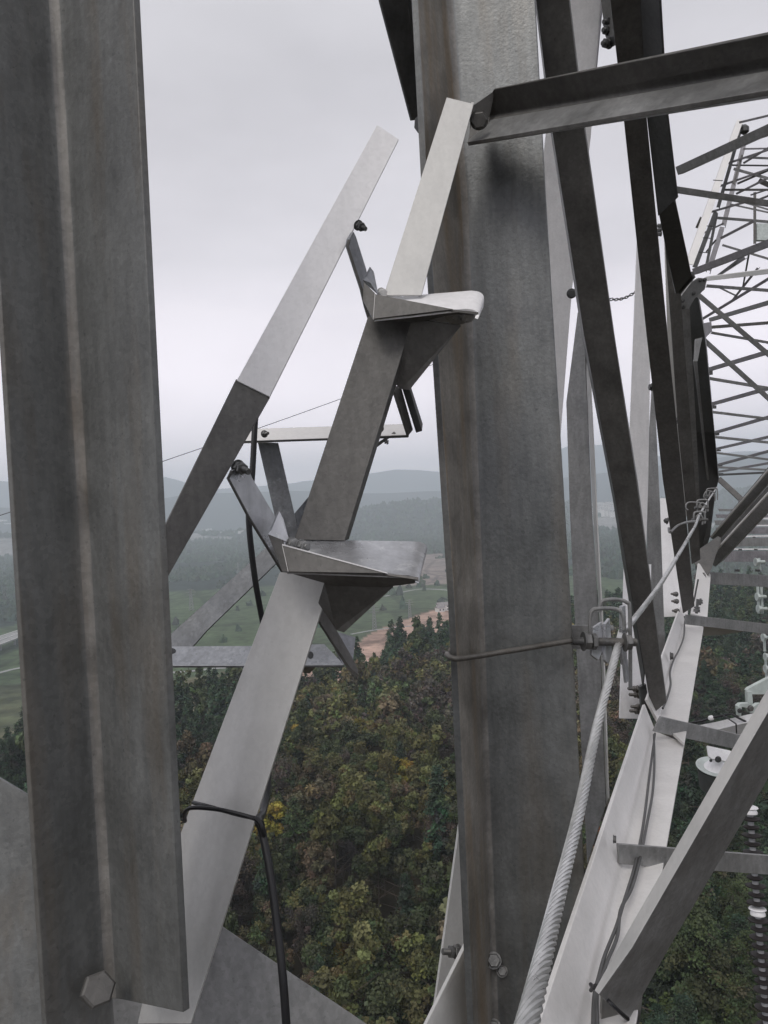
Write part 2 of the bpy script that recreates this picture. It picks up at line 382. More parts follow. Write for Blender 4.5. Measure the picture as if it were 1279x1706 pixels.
def make_step(D, dep, tm, sm_, um, label):
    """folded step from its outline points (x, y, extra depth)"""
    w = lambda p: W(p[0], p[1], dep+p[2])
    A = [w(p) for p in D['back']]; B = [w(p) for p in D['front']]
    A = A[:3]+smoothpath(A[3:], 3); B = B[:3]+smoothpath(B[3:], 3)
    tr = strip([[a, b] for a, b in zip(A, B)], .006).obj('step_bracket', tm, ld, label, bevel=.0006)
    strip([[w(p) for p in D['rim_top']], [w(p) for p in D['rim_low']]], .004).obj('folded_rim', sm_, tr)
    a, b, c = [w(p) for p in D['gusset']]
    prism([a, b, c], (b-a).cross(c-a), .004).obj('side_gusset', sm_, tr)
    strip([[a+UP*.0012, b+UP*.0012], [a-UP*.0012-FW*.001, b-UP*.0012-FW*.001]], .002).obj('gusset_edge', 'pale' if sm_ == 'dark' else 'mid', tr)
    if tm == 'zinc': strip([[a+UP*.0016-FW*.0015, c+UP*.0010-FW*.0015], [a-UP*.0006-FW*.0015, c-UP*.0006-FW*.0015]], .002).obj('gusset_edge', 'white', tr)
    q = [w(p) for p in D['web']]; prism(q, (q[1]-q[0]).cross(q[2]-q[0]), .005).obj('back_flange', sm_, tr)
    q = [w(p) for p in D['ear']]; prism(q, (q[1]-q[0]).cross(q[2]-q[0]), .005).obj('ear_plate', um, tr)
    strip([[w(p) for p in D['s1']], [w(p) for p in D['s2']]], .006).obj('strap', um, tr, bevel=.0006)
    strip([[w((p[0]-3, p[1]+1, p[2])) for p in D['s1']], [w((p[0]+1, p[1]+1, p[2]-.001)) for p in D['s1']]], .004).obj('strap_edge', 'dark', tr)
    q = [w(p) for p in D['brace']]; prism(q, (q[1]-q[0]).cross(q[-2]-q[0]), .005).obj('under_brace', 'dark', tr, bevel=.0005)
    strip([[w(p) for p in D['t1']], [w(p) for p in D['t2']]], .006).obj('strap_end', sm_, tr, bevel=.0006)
    return tr
DL = dict(back=[(472, 899, .085), (560, 900, .085), (640, 901, .085), (690, 902, .085), (704, 904, .086), (711, 911, .083), (710, 922, .078)],
          front=[(478, 950, -.03), (560, 953, -.03), (640, 956, -.03), (680, 958, -.03), (692, 961, -.03), (698, 967, -.033), (697, 972, -.036)],
          rim_top=[(478, 951.5, -.031), (560, 955, -.031), (640, 958, -.031), (697, 966, -.033)], rim_low=[(490, 957, .0), (556, 976, .0), (640, 978, .0), (690, 972, -.01)],
          gusset=[(470, 908, -.02), (480, 952, -.034), (645, 955, -.034)], web=[(446, 890, .0), (468, 899, -.015), (482, 952, -.035), (470, 952, -.03)],
          ear=[(463, 849, .03), (446, 890, .012), (470, 899, .0), (482, 905, .02), (470, 862, .045)],
          s1=[(387, 783, .03), (380, 796, .03), (415, 862, .05), (470, 951, .08), (486, 975, .09)], s2=[(412, 775, .055), (420, 796, .055), (446, 840, .07), (500, 930, .10), (520, 965, .11)],
          brace=[(540, 972, .0), (655, 978, .0), (573, 1054, .05), (560, 1050, .055), (530, 1005, .05)],
          t1=[(528, 1030, .09), (583, 1112, .12), (596, 1123, .12)], t2=[(538, 1010, .10), (586, 1094, .145), (597, 1117, .145)])
DU = dict(back=[(628, 489, .06), (670, 494, .085), (722, 489, .085), (785, 484, .085), (798, 486, .086), (806, 494, .083), (805, 512, .07)],
          front=[(622, 530, -.03), (680, 524, -.03), (745, 516, -.03), (776, 514, -.03), (790, 516, -.03), (798, 523, -.033), (796, 532, -.036)],
          rim_top=[(622, 531, -.031), (680, 526, -.031), (745, 518, -.031), (797, 524, -.033)], rim_low=[(634, 533, .0), (690, 537, .0), (716, 533, .0), (760, 522, -.01)],
          gusset=[(624, 490, -.02), (621, 531, -.034), (754, 515, -.034)], web=[(606, 470, .0), (626, 490, -.015), (622, 532, -.035), (604, 500, -.01)],
          ear=[(616, 444, .03), (604, 466, .012), (617, 471, .0), (629, 488, .02), (622, 452, .045)],
          s1=[(582, 398, .05), (579, 408, .05), (603, 481, .06), (610, 510, .07), (618, 537, .08)], s2=[(589, 386, .075), (593, 394, .075), (610, 448, .08), (618, 490, .09), (630, 520, .10)],
          brace=[(686, 530, .0), (768, 543, .0), (682, 650, .05), (668, 648, .055), (655, 638, .05)],
          t1=[(654, 643, .1), (668, 685, .11), (681, 725, .12)], t2=[(668, 643, .115), (678, 680, .125), (688, 716, .135)])
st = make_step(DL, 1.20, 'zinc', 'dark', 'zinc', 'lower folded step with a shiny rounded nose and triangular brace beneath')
bolt('bolt', W(486, 906, 1.22), W(515, 912, 1.17)-W(486, 906, 1.22), .0095, st, head=False, shank=.012, nut=.001, mat='mid')
bolt('bolt', W(500, 909, 1.20), W(530, 914, 1.16)-W(500, 909, 1.20), .0090, st, head=False, shank=.020, nut=.004, mat='mid')
bolt('bolt', W(392, 776, 1.25), W(430, 793, 1.2)-W(392, 776, 1.25), .0105, st, head=False, shank=.042, nut=.008)
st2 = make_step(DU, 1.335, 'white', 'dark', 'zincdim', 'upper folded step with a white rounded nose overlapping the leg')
strip([rail((708, 527, 1.345), (716, 549, 1.37)), rail((750, 523, 1.335), (752, 545, 1.36)), rail((796, 526, 1.305), (785, 536, 1.34))], .005).obj('nose_underside', 'zinc', st2)
bolt('bolt', W(594, 374, 1.42), W(618, 386, 1.39)-W(594, 374, 1.42), .0085, st2, head=False, shank=.030, nut=.006, mat='darker')
bolt('bolt', W(634, 487, 1.39), W(650, 490, 1.36)-W(634, 487, 1.39), .0075, st2, head=False, shank=.014, nut=.002, mat='light')
strip([rail((669, 645, 1.45), (693, 721, 1.46)), rail((682, 648, 1.44), (703, 718, 1.45)), rail((685, 646, 1.47), (704, 706, 1.48))], .004).obj('strap_edge', 'darker', st2)
# rear step assembly seen between the rails
rr = thing('rear_step_frame', 'small slotted zinc step frame hanging behind the ladder, two level bars joined by slanting bars', 'step', W(450, 1100, 1.75))
def fl(name, pts1, pts2, mat, label=None, t=.005): return strip([rail(*pts1), rail(*pts2)], t).obj(name, mat, rr, label, bevel=.0006)
P = Plane((436, 712, 1.90), (680, 708, 1.90), (400, 738, 1.80))
a = plate([(425, 714), (676, 706), (681, 724), (560, 729), (404, 735), (412, 722)], P, .006).obj('bar', 'pale', rr, 'upper level bar with bolts near both ends', bevel=.0006)
strip([rail((402, 735, 1.80), (560, 730, 1.80), (681, 725, 1.80)), rail((402, 738, 1.801), (560, 733.5, 1.801), (680, 729, 1.801))], .003).obj('bar_edge', 'darker', a)
bolt('bolt', W(440, 723, 1.80), W(460, 719, 1.75)-W(440, 723, 1.8), .0075, a, mat='bolt', head=True, shank=.02)
bolt('bolt', W(633, 714, 1.79), W(645, 708, 1.7)-W(633, 714, 1.79), .0075, a, mat='bolt')
bolt('bolt', W(640, 731, 1.80), W(650, 745, 1.8)-W(640, 731, 1.80), .006, a, head=False, shank=.015, nut=.002)
fl('strut', [(655, 720, 1.84), (610, 750, 1.9)], [(658, 723, 1.84), (612, 756, 1.9)], 'mid')
fl('slanting_bar', [(429, 737, 1.86), (468, 905, 1.9)], [(463, 738, 1.86), (500, 900, 1.9)], 'zincdim', 'short mottled bar hanging from the upper level bar')
P = Plane((510, 830, 2.0), (560, 830, 2.0), (300, 1080, 1.85))
o = plate([(552, 790), (575, 790), (520, 880), (345, 1050), (315, 1084), (278, 1086), (278, 1062), (440, 915), (520, 820)], P, .006).obj('slanting_bar', 'zincdark', rr, 'long mottled bar sloping down to the left', bevel=.0006)
P = Plane((280, 1077, 1.80), (590, 1070, 1.80), (280, 1106, 1.75))
o = plate([(262, 1077), (420, 1076), (540, 1073), (566, 1100), (572, 1108), (420, 1109), (262, 1109)], P, .006).obj('bar', 'zincdim', rr, 'lower level bar with dark slots, just above the treetops', bevel=.0006)
strip([rail((262, 1109.5, 1.75), (572, 1109, 1.75)), rail((262, 1112, 1.751), (572, 1111.5, 1.751))], .003).obj('bar_edge', 'darker', o)
for x, y, r1, r2 in ((286, 1084, 7, 4.5), (517, 1091, 5, 6)):
    pl = Plane((280, 1077, 1.798), (590, 1070, 1.798), (280, 1106, 1.748))
    plate([(x+r1*math.cos(k*.7), y+r2*math.sin(k*.7)) for k in range(9)], pl, .001).obj('slot', 'black', o)
P = Plane((560, 1060, 1.80), (590, 1060, 1.85), (570, 1110, 1.78))
plate([(564, 1053), (592, 1062), (588, 1098), (571, 1108), (560, 1080)], P, .005).obj('end_plate', 'zincdim', rr)
plate([(505, 1108), (528, 1108), (516, 1122), (505, 1121)], Plane((505, 1108, 1.8), (528, 1108, 1.8), (510, 1120, 1.86)), .005).obj('tab', 'mid', rr)

# ============================================================ 3. cables and ties near us
pt = smoothpath([W(426, 690, 1.5), W(424, 716, 1.48), W(420, 790, 1.46), W(414, 860, 1.45), W(424, 960, 1.45), W(440, 1050, 1.46), W(452, 1120, 1.42), W(448, 1200, 1.36), W(446, 1300, 1.27), W(438, 1352, 1.2), W(430, 1366, 1.12),
                 W(436, 1385, 1.11), W(449, 1450, 1.09), W(461, 1540, 1.07), W(472, 1640, 1.05), W(482, 1790, 1.04)], 8)
tag(tube(pt, .0058, 12).obj('cable', 'black'), 'black cable hanging behind the rail and down past the lower gusset plate', 'cable')
mb = MB()
tube(smoothpath([W(322, 1337, 1.155), W(345, 1343, 1.118), (W(400, 1358, 1.105)), W(428, 1364, 1.105), W(436, 1372, 1.13), W(428, 1360, 1.16)], 8), .0031, 8, mb)
tube(smoothpath([W(308, 1368, 1.16), W(308, 1355, 1.14), W(318, 1346, 1.118), W(350, 1347, 1.11), W(380, 1352, 1.104), W(430, 1366, 1.104), W(438, 1378, 1.12)], 8), .0031, 8, mb)
tube(smoothpath([W(424, 1362, 1.10), W(432, 1370, 1.10), W(437, 1384, 1.10), W(440, 1398, 1.108)], 8), .0036, 8, mb)
tag(mb.obj('wire_tie', 'black'), 'thin black wire wound twice round the pale rail to hold the cable', 'wire tie')
# overhead wire
a, b = W(-60, 878, 60), W(745, 598, 90)
pt = [a.lerp(b, k/24)+Vector((0, 0, -4*.35*(k/24)*(1-k/24))) for k in range(25)]
tag(tube(pt, .035, 6).obj('overhead_wire', 'wire'), 'single thin line crossing the sky behind the left post and the rails', 'wire')

# ============================================================ 4. CROSSARM (right side)
ca = thing('crossarm', 'long lattice crossarm receding to the right with dark verticals and a pale lower chord', 'crossarm', W(1100, 1500, 1.8))
def st3(name, r, t, mat, label=None, bevel=.001, par=None, fil=0):
    rs = [rail(*x) for x in r]
    if fil and len(rs) == 3: rs = fillet(rs[0], rs[1], rs[2], fil, 5)
    return strip(rs, t).obj(name, mat, par or ca, label, bevel=bevel)
# O: first dark diagonal
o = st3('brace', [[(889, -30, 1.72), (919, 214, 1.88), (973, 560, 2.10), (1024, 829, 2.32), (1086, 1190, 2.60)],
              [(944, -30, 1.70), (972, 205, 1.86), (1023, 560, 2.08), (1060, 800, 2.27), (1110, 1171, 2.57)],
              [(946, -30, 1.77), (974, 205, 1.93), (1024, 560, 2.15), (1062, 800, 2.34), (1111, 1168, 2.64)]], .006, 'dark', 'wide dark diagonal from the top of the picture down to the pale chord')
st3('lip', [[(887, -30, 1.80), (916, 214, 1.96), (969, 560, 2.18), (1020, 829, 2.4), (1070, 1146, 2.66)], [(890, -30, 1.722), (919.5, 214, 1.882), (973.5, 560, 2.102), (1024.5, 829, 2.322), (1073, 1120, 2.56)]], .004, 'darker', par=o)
# P group
o = st3('brace', [[(1013, -30, 2.1), (1038, 191, 2.35), (1077, 560, 2.9), (1104, 800, 3.5), (1138, 1022, 4.3)],
              [(1066, -30, 2.08), (1076, 185, 2.33), (1112, 560, 2.87), (1137, 800, 3.47), (1157, 1010, 4.27)]], .007, 'dark', 'second dark diagonal, narrowing down to its bolts on the chord')
st3('lip', [[(1066, -30, 2.085), (1076, 185, 2.335), (1096, 360, 2.55)], [(1096, -30, 2.0), (1109, 179, 2.25), (1128, 330, 2.45)]], .007, 'darker', par=o)
st3('post', [[(1080, 120, 3.0), (1094, 337, 3.2), (1112, 430, 3.5), (1126, 490, 3.9)], [(1104, 120, 3.0), (1126, 337, 3.2), (1146, 430, 3.5), (1154, 468, 3.9)]], .008, 'darker', 'dark upright behind the second diagonal ending at a gusset')
st3('post', [[(1100, 300, 4.2), (1119, 560, 4.6), (1130, 720, 5.0), (1153, 940, 5.6)], [(1122, 300, 4.2), (1139, 560, 4.6), (1152, 720, 5.0), (1167, 932, 5.6)]], .008, 'dark')
st3('post', [[(1106, 380, 5.0), (1112, 560, 5.2), (1126, 720, 5.6), (1142, 860, 6)], [(1111, 380, 5.0), (1119, 560, 5.2), (1131, 720, 5.6), (1146, 860, 6)]], .008, 'light')
st3('post', [[(1130, 470, 5.4), (1137, 560, 5.6), (1147, 720, 6.2), (1160, 840, 6.8)], [(1147, 470, 5.4), (1151, 560, 5.6), (1160, 720, 6.2), (1166, 840, 6.8)]], .01, 'mid')
st3('post', [[(1138, 440, 6.0), (1150, 560, 6.4), (1159, 720, 7.4), (1160, 950, 8.3)], [(1160, 480, 5.9), (1174, 560, 6.3), (1190, 720, 7.2), (1197, 800, 8.0)], [(1162, 480, 6.1), (1176, 560, 6.5), (1190.5, 720, 7.5), (1198, 800, 8.2)]], .01, 'darker', 'dark far leg of the crossarm where the sloping bars meet')
st3('post', [[(1158, 780, 8.1), (1166, 945, 8.4)], [(1197, 780, 8.0), (1183, 893, 8.3)]], .01, 'darker')
st3('post', [[(1155, 600, 6.2), (1160, 640, 6.3), (1178, 800, 7.6)], [(1161, 600, 6.2), (1165, 640, 6.3), (1181, 800, 7.6)]], .01, 'mid')
# Q pale members
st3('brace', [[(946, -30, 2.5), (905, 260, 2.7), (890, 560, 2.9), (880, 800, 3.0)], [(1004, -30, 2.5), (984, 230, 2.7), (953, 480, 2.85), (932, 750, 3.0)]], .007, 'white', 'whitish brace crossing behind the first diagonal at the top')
st3('plate', [[(998, -20, 2.35), (1008, 60, 2.35), (1016, 80, 2.35)], [(1020, -20, 2.3), (1023, 60, 2.3), (1026, 74, 2.3)]], .008, 'darker')
for k, (x, y) in enumerate(((1005, 50), (1004, 72), (1006, 36))):
    bolt('bolt', W(x+12, y, 2.34), W(x-20, y, 2.3)-W(x+12, y, 2.34), .014, ca, head=False, shank=.035, nut=.004, mat='darker')
o = st3('post', [[(962, 520, 2.45), (943, 670, 2.42), (949, 850, 2.36), (958, 1040, 2.30), (978, 1440, 2.2)], [(972, 530, 2.42), (976, 625, 2.40), (986, 850, 2.34), (999, 1060, 2.28), (1009, 1340, 2.2)],
         ], .007, 'mid', 'mid grey upright standing just right of the main leg')
st3('lip', [[(970, 560, 2.46), (977, 640, 2.43), (987, 850, 2.37), (1000, 1060, 2.3), (1010, 1340, 2.22)], [(974, 560, 2.40), (983, 640, 2.38), (993, 850, 2.32), (1004, 1060, 2.25), (1013, 1330, 2.18)]], .004, 'light', par=o)
bolt('bolt', W(952, 489, 2.6), W(960, 489, 2.4)-W(952, 489, 2.6), .014, ca, mat='darker')
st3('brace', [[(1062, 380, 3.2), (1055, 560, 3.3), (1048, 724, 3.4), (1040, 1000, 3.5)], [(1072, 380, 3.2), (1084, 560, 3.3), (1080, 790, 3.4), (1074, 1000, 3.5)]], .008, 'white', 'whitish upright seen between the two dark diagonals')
st3('post', [[(1086, 640, 3.8), (1078, 790, 3.8), (1079, 1000, 3.8), (1076, 1190, 3.8)], [(1090, 640, 3.8), (1100, 855, 3.8), (1105, 1000, 3.8), (1109, 1100, 3.8)]], .008, 'mid', 'greenish grey upright behind the pale rope')
bolt('bolt', W(1086, 645, 3.2), W(1075, 645, 3.2)-W(1086, 645, 3.2), .014, ca, mat='darker')
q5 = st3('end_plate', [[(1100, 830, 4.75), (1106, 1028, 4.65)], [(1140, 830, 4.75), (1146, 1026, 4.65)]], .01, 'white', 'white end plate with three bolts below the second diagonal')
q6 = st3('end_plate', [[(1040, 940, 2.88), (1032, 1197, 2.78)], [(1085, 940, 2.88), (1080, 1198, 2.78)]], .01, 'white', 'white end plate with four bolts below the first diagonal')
for x, y in ((1054, 1147), (1056, 1157), (1059, 1177), (1057, 1184)):
    bolt('bolt', W(x+10, y+1, 2.74), W(x-12, y-1, 2.72)-W(x+10, y, 2.74), .0115, q6, head=False, shank=.045, nut=.005)
for x, y in ((1119, 990), (1120, 1002), (1121, 1018)):
    bolt('bolt', W(x+8, y, 4.5), W(x-8, y-1, 4.45)-W(x+8, y, 4.5), .013, q5, head=False, shank=.05, nut=.005)
strip([rail((1066, 1145, 2.66), (1070, 1192, 2.66)), rail((1076, 1140, 2.66), (1083, 1190, 2.66))], .02).obj('packing_plate', 'darker', q6)
# R chord
HR = lambda y, H: H*F/(y-828.0)
def chord(p_top0, p_top1, p_root0, p_root1, p_out0, p_out1, Ht, Hr, label, Hp=None):
    f = lambda p, H: (p[0], p[1], HR(p[1], H))
    def line(p0, p1, H, n=6):
        a, b = W(*f(p0, H)), W(*f(p1, H)); return [a.lerp(b, k/n) for k in range(n+1)]
    return strip(fillet(line(p_top0, p_top1, Ht), line(p_root0, p_root1, Hr), line(p_out0, p_out1, Hr*1.0), .016, 5), .009).obj('chord', 'pale', ca, label, bevel=.0012)
c1 = chord((1074, 1173), (880, 1760), (1092, 1218), (960, 1790), (1140, 1238), (1044, 1790), .68, .76, 'pale angle chord running away along the lower right with cables lying in it')
c2 = chord((1134, 1008), (1078, 1165), (1141, 1035), (1096, 1200), (1172, 1044), (1140, 1238), .66, .74, 'next length of the pale chord beyond the crossbar')
c3 = st3('chord', [[(1165, 925, 7.2), (1150, 1022, 4.9)], [(1184, 958, 6.8), (1178, 1028, 4.7)]], .01, 'pale', 'farthest visible length of the pale chord')
for x, y in ((1159, 965), (1163, 968), (1168, 966), (1172, 964)):
    bolt('bolt', W(x, y, 6.4), W(x, y-10, 6.4)-W(x, y, 6.4), .02, c3, head=False, shank=.05, nut=.005)
bolt('bolt', W(1160, 1022, 4.5), UP*1.0+RT*.1, .018, c2, head=False, shank=.085, nut=.012)
bolt('bolt', W(1166, 1008, 4.6), UP*1.0+RT*.1, .014, c2, head=False, shank=.04, nut=.012)
for x, y, d in ((1021, 1398, 1.55), (1116, 1093, 3.3)):
    bolt('bolt', W(x, y, d), RT-FW*.3, .007*d/1.55, c1 if d < 2 else c2, mat='darker')
# crossbars lying over the chord
def cross(t0, t1, b0, b1, d0, d1, mat, label=None, under=None):
    rs = [[(*t0, d0), (*t1, d1)], [(*b0, d0), (*b1, d1)]]
    if under: rs.append([(b0[0]+under[0], b0[1]+under[1], d0*1.05), (b1[0]+under[0]*.5, b1[1]+under[1], d1*1.05)])
    return st3('crossbar', rs, .007, mat, label)
cross((1101, 1194), (1300, 1240), (1089, 1219), (1300, 1264), 2.38, 2.7, 'mid', 'grey crossbar above the white lamp-like cap')
cross((1143, 1024), (1300, 1042), (1140, 1040), (1300, 1059), 4.3, 4.6, 'mid', 'grey crossbar at the second bolt group')
st3('crossbar', [[(1171, 1043, 4.4), (1240, 1052, 4.6)], [(1172, 1060, 4.5), (1200, 1058, 4.6)]], .006, 'light')
cross((1030, 1406), (1300, 1427), (1032, 1440), (1300, 1459), 1.56, 1.75, 'mid', 'nearest grey crossbar, passing behind the large diagonal')
# S
o = st3('brace', [[(1310, 1095, .98), (1247, 1200, 1.0), (1040, 1560, 1.05), (990, 1650, 1.06)], [(1318, 1120, .955), (1262, 1216, .97), (1052, 1580, 1.02), (997, 1657, 1.03)],
              [(1350, 1180, 1.04), (1279, 1298, 1.05), (1120, 1570, 1.10), (1045, 1704, 1.12)]], .008, 'mid', 'large diagonal angle in the lower right corner with a lighter rolled edge')
rowmat(o, 4, {0: 'light'})
st3('end_plate', [[(1000, 1640, 1.14), (1000, 1790, 1.14)], [(1064, 1650, 1.16), (1050, 1790, 1.14)]], .008, 'light')
# U light edged diagonals far right
for a, b, h in (((1188, 899, 8.3), (1300, 768, 6.6), .09), ((1182, 937, 7.5), (1310, 797, 6.0), .13)):
    o = bar2('brace', 'mid', ca, a, b, h=h, dark_side=True, t=.008, label='light edged bar rising to the right from the chord')
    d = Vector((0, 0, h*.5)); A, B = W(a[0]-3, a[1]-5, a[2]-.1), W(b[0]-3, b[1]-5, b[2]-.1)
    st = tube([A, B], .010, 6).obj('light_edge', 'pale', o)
plate([(1150, 928), (1160, 918), (1196, 893), (1204, 898), (1192, 925), (1186, 945), (1180, 958), (1160, 942)], Plane((1153, 925, 6.9), (1200, 925, 6.9), (1180, 958, 6.6)), .01).obj('gusset_plate', 'dark', ca, 'grey joint plate where the rising bars meet the chord', bevel=.001)
bar2('brace', 'dark', ca, (1197, 797, 9.5), (1242, 838, 9), h=.06)
plate([(1230, 835), (1245, 828), (1262, 840), (1258, 852), (1232, 848)], Plane((1230, 835, 9), (1260, 835, 9), (1240, 850, 9)), .01).obj('gusset_plate', 'truss', ca)
# floor bars stacked towards the vanishing point
for i, (y0, y1, x0, sl) in enumerate(((953, 973, 1180, 8), (918, 936, 1205, 0), (897, 911, 1198, -2), (879, 890, 1192, -1), (867, 875, 1190, -1), (857, 863, 1192, 0), (848, 852, 1196, 0))):
    d = .72*F/(y0-825)
    st3('floor_bar', [[(x0, y0, d), (1330, y0+sl, d)], [(x0+2, y1, d), (1330, y1+sl, d)]], .01, 'truss' if i % 2 else 'mid', 'nearest of the stacked level bars at the right edge' if i == 0 else None)
    if 0 < i < 5:
        st3('floor_bar', [[(x0+18, y0-4, d*1.04), (1330, y0-4+sl, d*1.04)], [(x0+18, y0-2, d*1.04), (1330, y0-2+sl, d*1.04)]], .01, 'white')
    for x in (1228+i*5, 1262-i*3):
        bolt('bolt', W(x, y0-1, d*.99), UP, .022 if i < 3 else .03, ca, head=True, mat='darker')
# truss bars of the upper right
def H2(y): return 2.0*F/(830.0-y)
TB = [((1154, 453), (1300, 397), 13, 'truss', 5.8), ((1175, 465), (1300, 450), 9, 'light', 6.2), ((1177, 476), (1300, 485), 6, 'mid', 6.4),
 ((1167, 533), (1300, 452), 5, 'truss', 9), ((1181, 533), (1300, 498), 8, 'mid', 8.7), ((1183, 545), (1300, 536), 6, 'dark', 9.2), ((1185, 554), (1300, 574), 5, 'mid', 9.3),
 ((1175, 617), (1300, 580), 8, 'truss', 0), ((1169, 628), (1300, 650), 6, 'mid', 0), ((1182, 674), (1300, 641), 7, 'truss', 0), ((1177, 685), (1300, 700), 5, 'mid', 0),
 ((1189, 721), (1300, 689), 6, 'truss', 0), ((1183, 727), (1300, 739), 5, 'mid', 0), ((1192, 748), (1300, 723), 5, 'truss', 0), ((1192, 754), (1300, 768), 4, 'mid', 0),
 ((1194, 775), (1300, 746), 5, 'truss', 0), ((1194, 778), (1300, 784), 4, 'mid', 0), ((1196, 786), (1300, 768), 4, 'truss', 0), ((1196, 791), (1300, 786), 4, 'darker', 0),
 ((1153, 482), (1300, 607), 9, 'mid', 5.6), ((1166, 560), (1300, 681), 9, 'mid', 7.2), ((1127, 285), (1310, 201), 17, 'mid', 3.4), ((1104, 312), (1310, 343), 12, 'mid', 3.5),
 ((1220, 500), (1262, 447), 4, 'truss', 14), ((1192, 476), (1225, 492), 3, 'mid', 14), ((1237, 480), (1247, 425), 3, 'mid', 13),
 ((1186, 466), (1240, 425), 4, 'truss', 12), ((1196, 459), (1240, 430), 5, 'truss', 12)]
for a, b, wd, mt, d in TB:
    d0 = d or H2(a[1]+4)
    d1 = d0*(0.86 if b[1] < a[1]-12 else 1.0)
    bar2('truss_bar', mt, ca, (*a, d0), (*b, d1), h=wd*d0/F*.8, t=.007, dark_side=(mt != 'light'))
for y in (545, 622, 679, 724, 751, 776, 789):
    d = H2(y); x = 1196-(790-y)*.105-(3 if y < 600 else 0)
    st3('cleat', [[(x-9, y-5*9/max(9, d), d), (x-9, y+6*9/max(9, d), d)], [(x+9+(545 == y)*6, y-7*9/max(9, d), d), (x+9, y+3*9/max(9, d), d)]], .01, 'darker')
pg = Plane((1150, 470, 5.3), (1180, 470, 5.4), (1150, 510, 5.4))
g = plate([(1134, 494), (1152, 470), (1164, 463), (1178, 464), (1174, 482), (1157, 498), (1147, 515), (1135, 514)], pg, .01).obj('gusset_plate', 'mid', ca, 'pale gusset plate with bolt heads where two round bars fan out', bevel=.001)
for x, y in ((1137, 501), (1138, 512), (1166, 467), (1173, 466), (1155, 489)):
    bolt('bolt', pg(x, y), pg.n if pg.n.dot(FW) < 0 else -pg.n, .012, g, mat='darker')
plate([(1163, 540), (1185, 536), (1186, 552), (1172, 566), (1168, 560), (1160, 556)], Plane((1160, 540, 7), (1185, 540, 7.2), (1165, 570, 7)), .01).obj('gusset_plate', 'truss', ca)
plate([(1158, 565), (1170, 562), (1166, 580), (1162, 602), (1156, 602)], Plane((1160, 570, 6), (1170, 570, 6), (1160, 600, 6)), .01).obj('cleat', 'mid', ca)
st3('cleat', [[(1132, 470, 3.9), (1130, 490, 3.9)], [(1152, 452, 3.8), (1156, 462, 3.8)]], .01, 'darker')
for y in (376, 383, 390):
    bolt('bolt', W(1102, y, 3.6), -RT, .010, ca, head=False, shank=.03, nut=.003)
for x, y in ((1126, 700), (1129, 702)):
    bolt('bolt', W(x+2, y, 5), -RT, .016, ca, mat='darker')

# ============================================================ 5. LATTICE MAST beyond, upper right
lm = thing('lattice_mast', 'tall thin lattice mast rising beyond the crossarm at the upper right edge', 'mast', W(1180, 430, 16))
def mb_(a, b, wd, mt, d0, d1=None, nm='bar', label=None): return bar2(nm, mt, lm, (*a, d0), (*b, d1 or d0), h=wd*d0/F*.8, t=.01, dark_side=(mt != 'pale'), label=label)
mb_((1233, 200), (1149, 440), 12, 'pale', 16, 13, 'leg', 'pale left leg of the mast')
mb_((1236, 207), (1196, 345), 6, 'darker', 16.4, 15, 'leg'); mb_((1192, 353), (1157, 445), 8, 'darker', 15, 14, 'leg')
mb_((1240, 235), (1205, 375), 8, 'truss', 18, 17, 'leg'); mb_((1203, 378), (1180, 450), 9, 'truss', 17, 16, 'leg')
mb_((1194, 355), (1175, 450), 5, 'darker', 15, 14, 'leg')
for a, b, wd, mt in (((1231, 204), (1290, 190), 4, 'truss'), ((1238, 248), (1290, 247), 3, 'truss'), ((1212, 272), (1290, 246), 4, 'truss'), ((1219, 275), (1290, 276), 3, 'darker'),
    ((1196, 311), (1290, 278), 4, 'truss'), ((1203, 316), (1290, 316), 4, 'dark'), ((1177, 355), (1240, 337), 4, 'truss'), ((1185, 362), (1290, 370), 5, 'mid'), ((1200, 397), (1256, 368), 5, 'truss'),
    ((1203, 408), (1290, 434), 4, 'mid'), ((1238, 272), (1290, 240), 4, 'truss'), ((1228, 306), (1290, 279), 4, 'dark'), ((1226, 323), (1290, 291), 4, 'truss'), ((1240, 262), (1290, 264), 4, 'mid'),
    ((1226, 333), (1290, 352), 3, 'mid'), ((1250, 325), (1290, 312), 3, 'truss'), ((1236, 240), (1290, 222), 3, 'truss'), ((1222, 281), (1290, 300), 5, 'mid'), ((1255, 336), (1290, 322), 4, 'truss'),
    ((1216, 340), (1290, 356), 3, 'mid'), ((1236, 258), (1222, 306), 4, 'dark'), ((1168, 390), (1205, 372), 3, 'truss'), ((1176, 420), (1192, 400), 3, 'dark'), ((1160, 380), (1168, 362), 5, 'light'),
    ((1194, 300), (1206, 278), 4, 'light'), ((1184, 345), (1192, 318), 3, 'dark')):
    mb_(a, b, wd, mt, 15.5, 15)
mb_((1257, 320), (1257, 406), 5, 'dark', 18); mb_((1264, 300), (1290, 312), 9, 'dark', 18)
o = lathe(W(1240, 224, 16), UP, [(0, .03), (.05, .09), (.14, .09), (.2, .03)], 10).obj('lamp_cap', 'darker', lm)
st3('box_panel', [[(1261, 372, 18), (1300, 372, 18)], [(1261, 400, 18), (1300, 400, 18)]], .1, 'cast', par=lm)
for y in (300, 330, 352, 376, 396, 420): mb_((1188-(y-300)*.2, y), (1204-(y-300)*.2, y+1), 1.6, 'darker', 14)
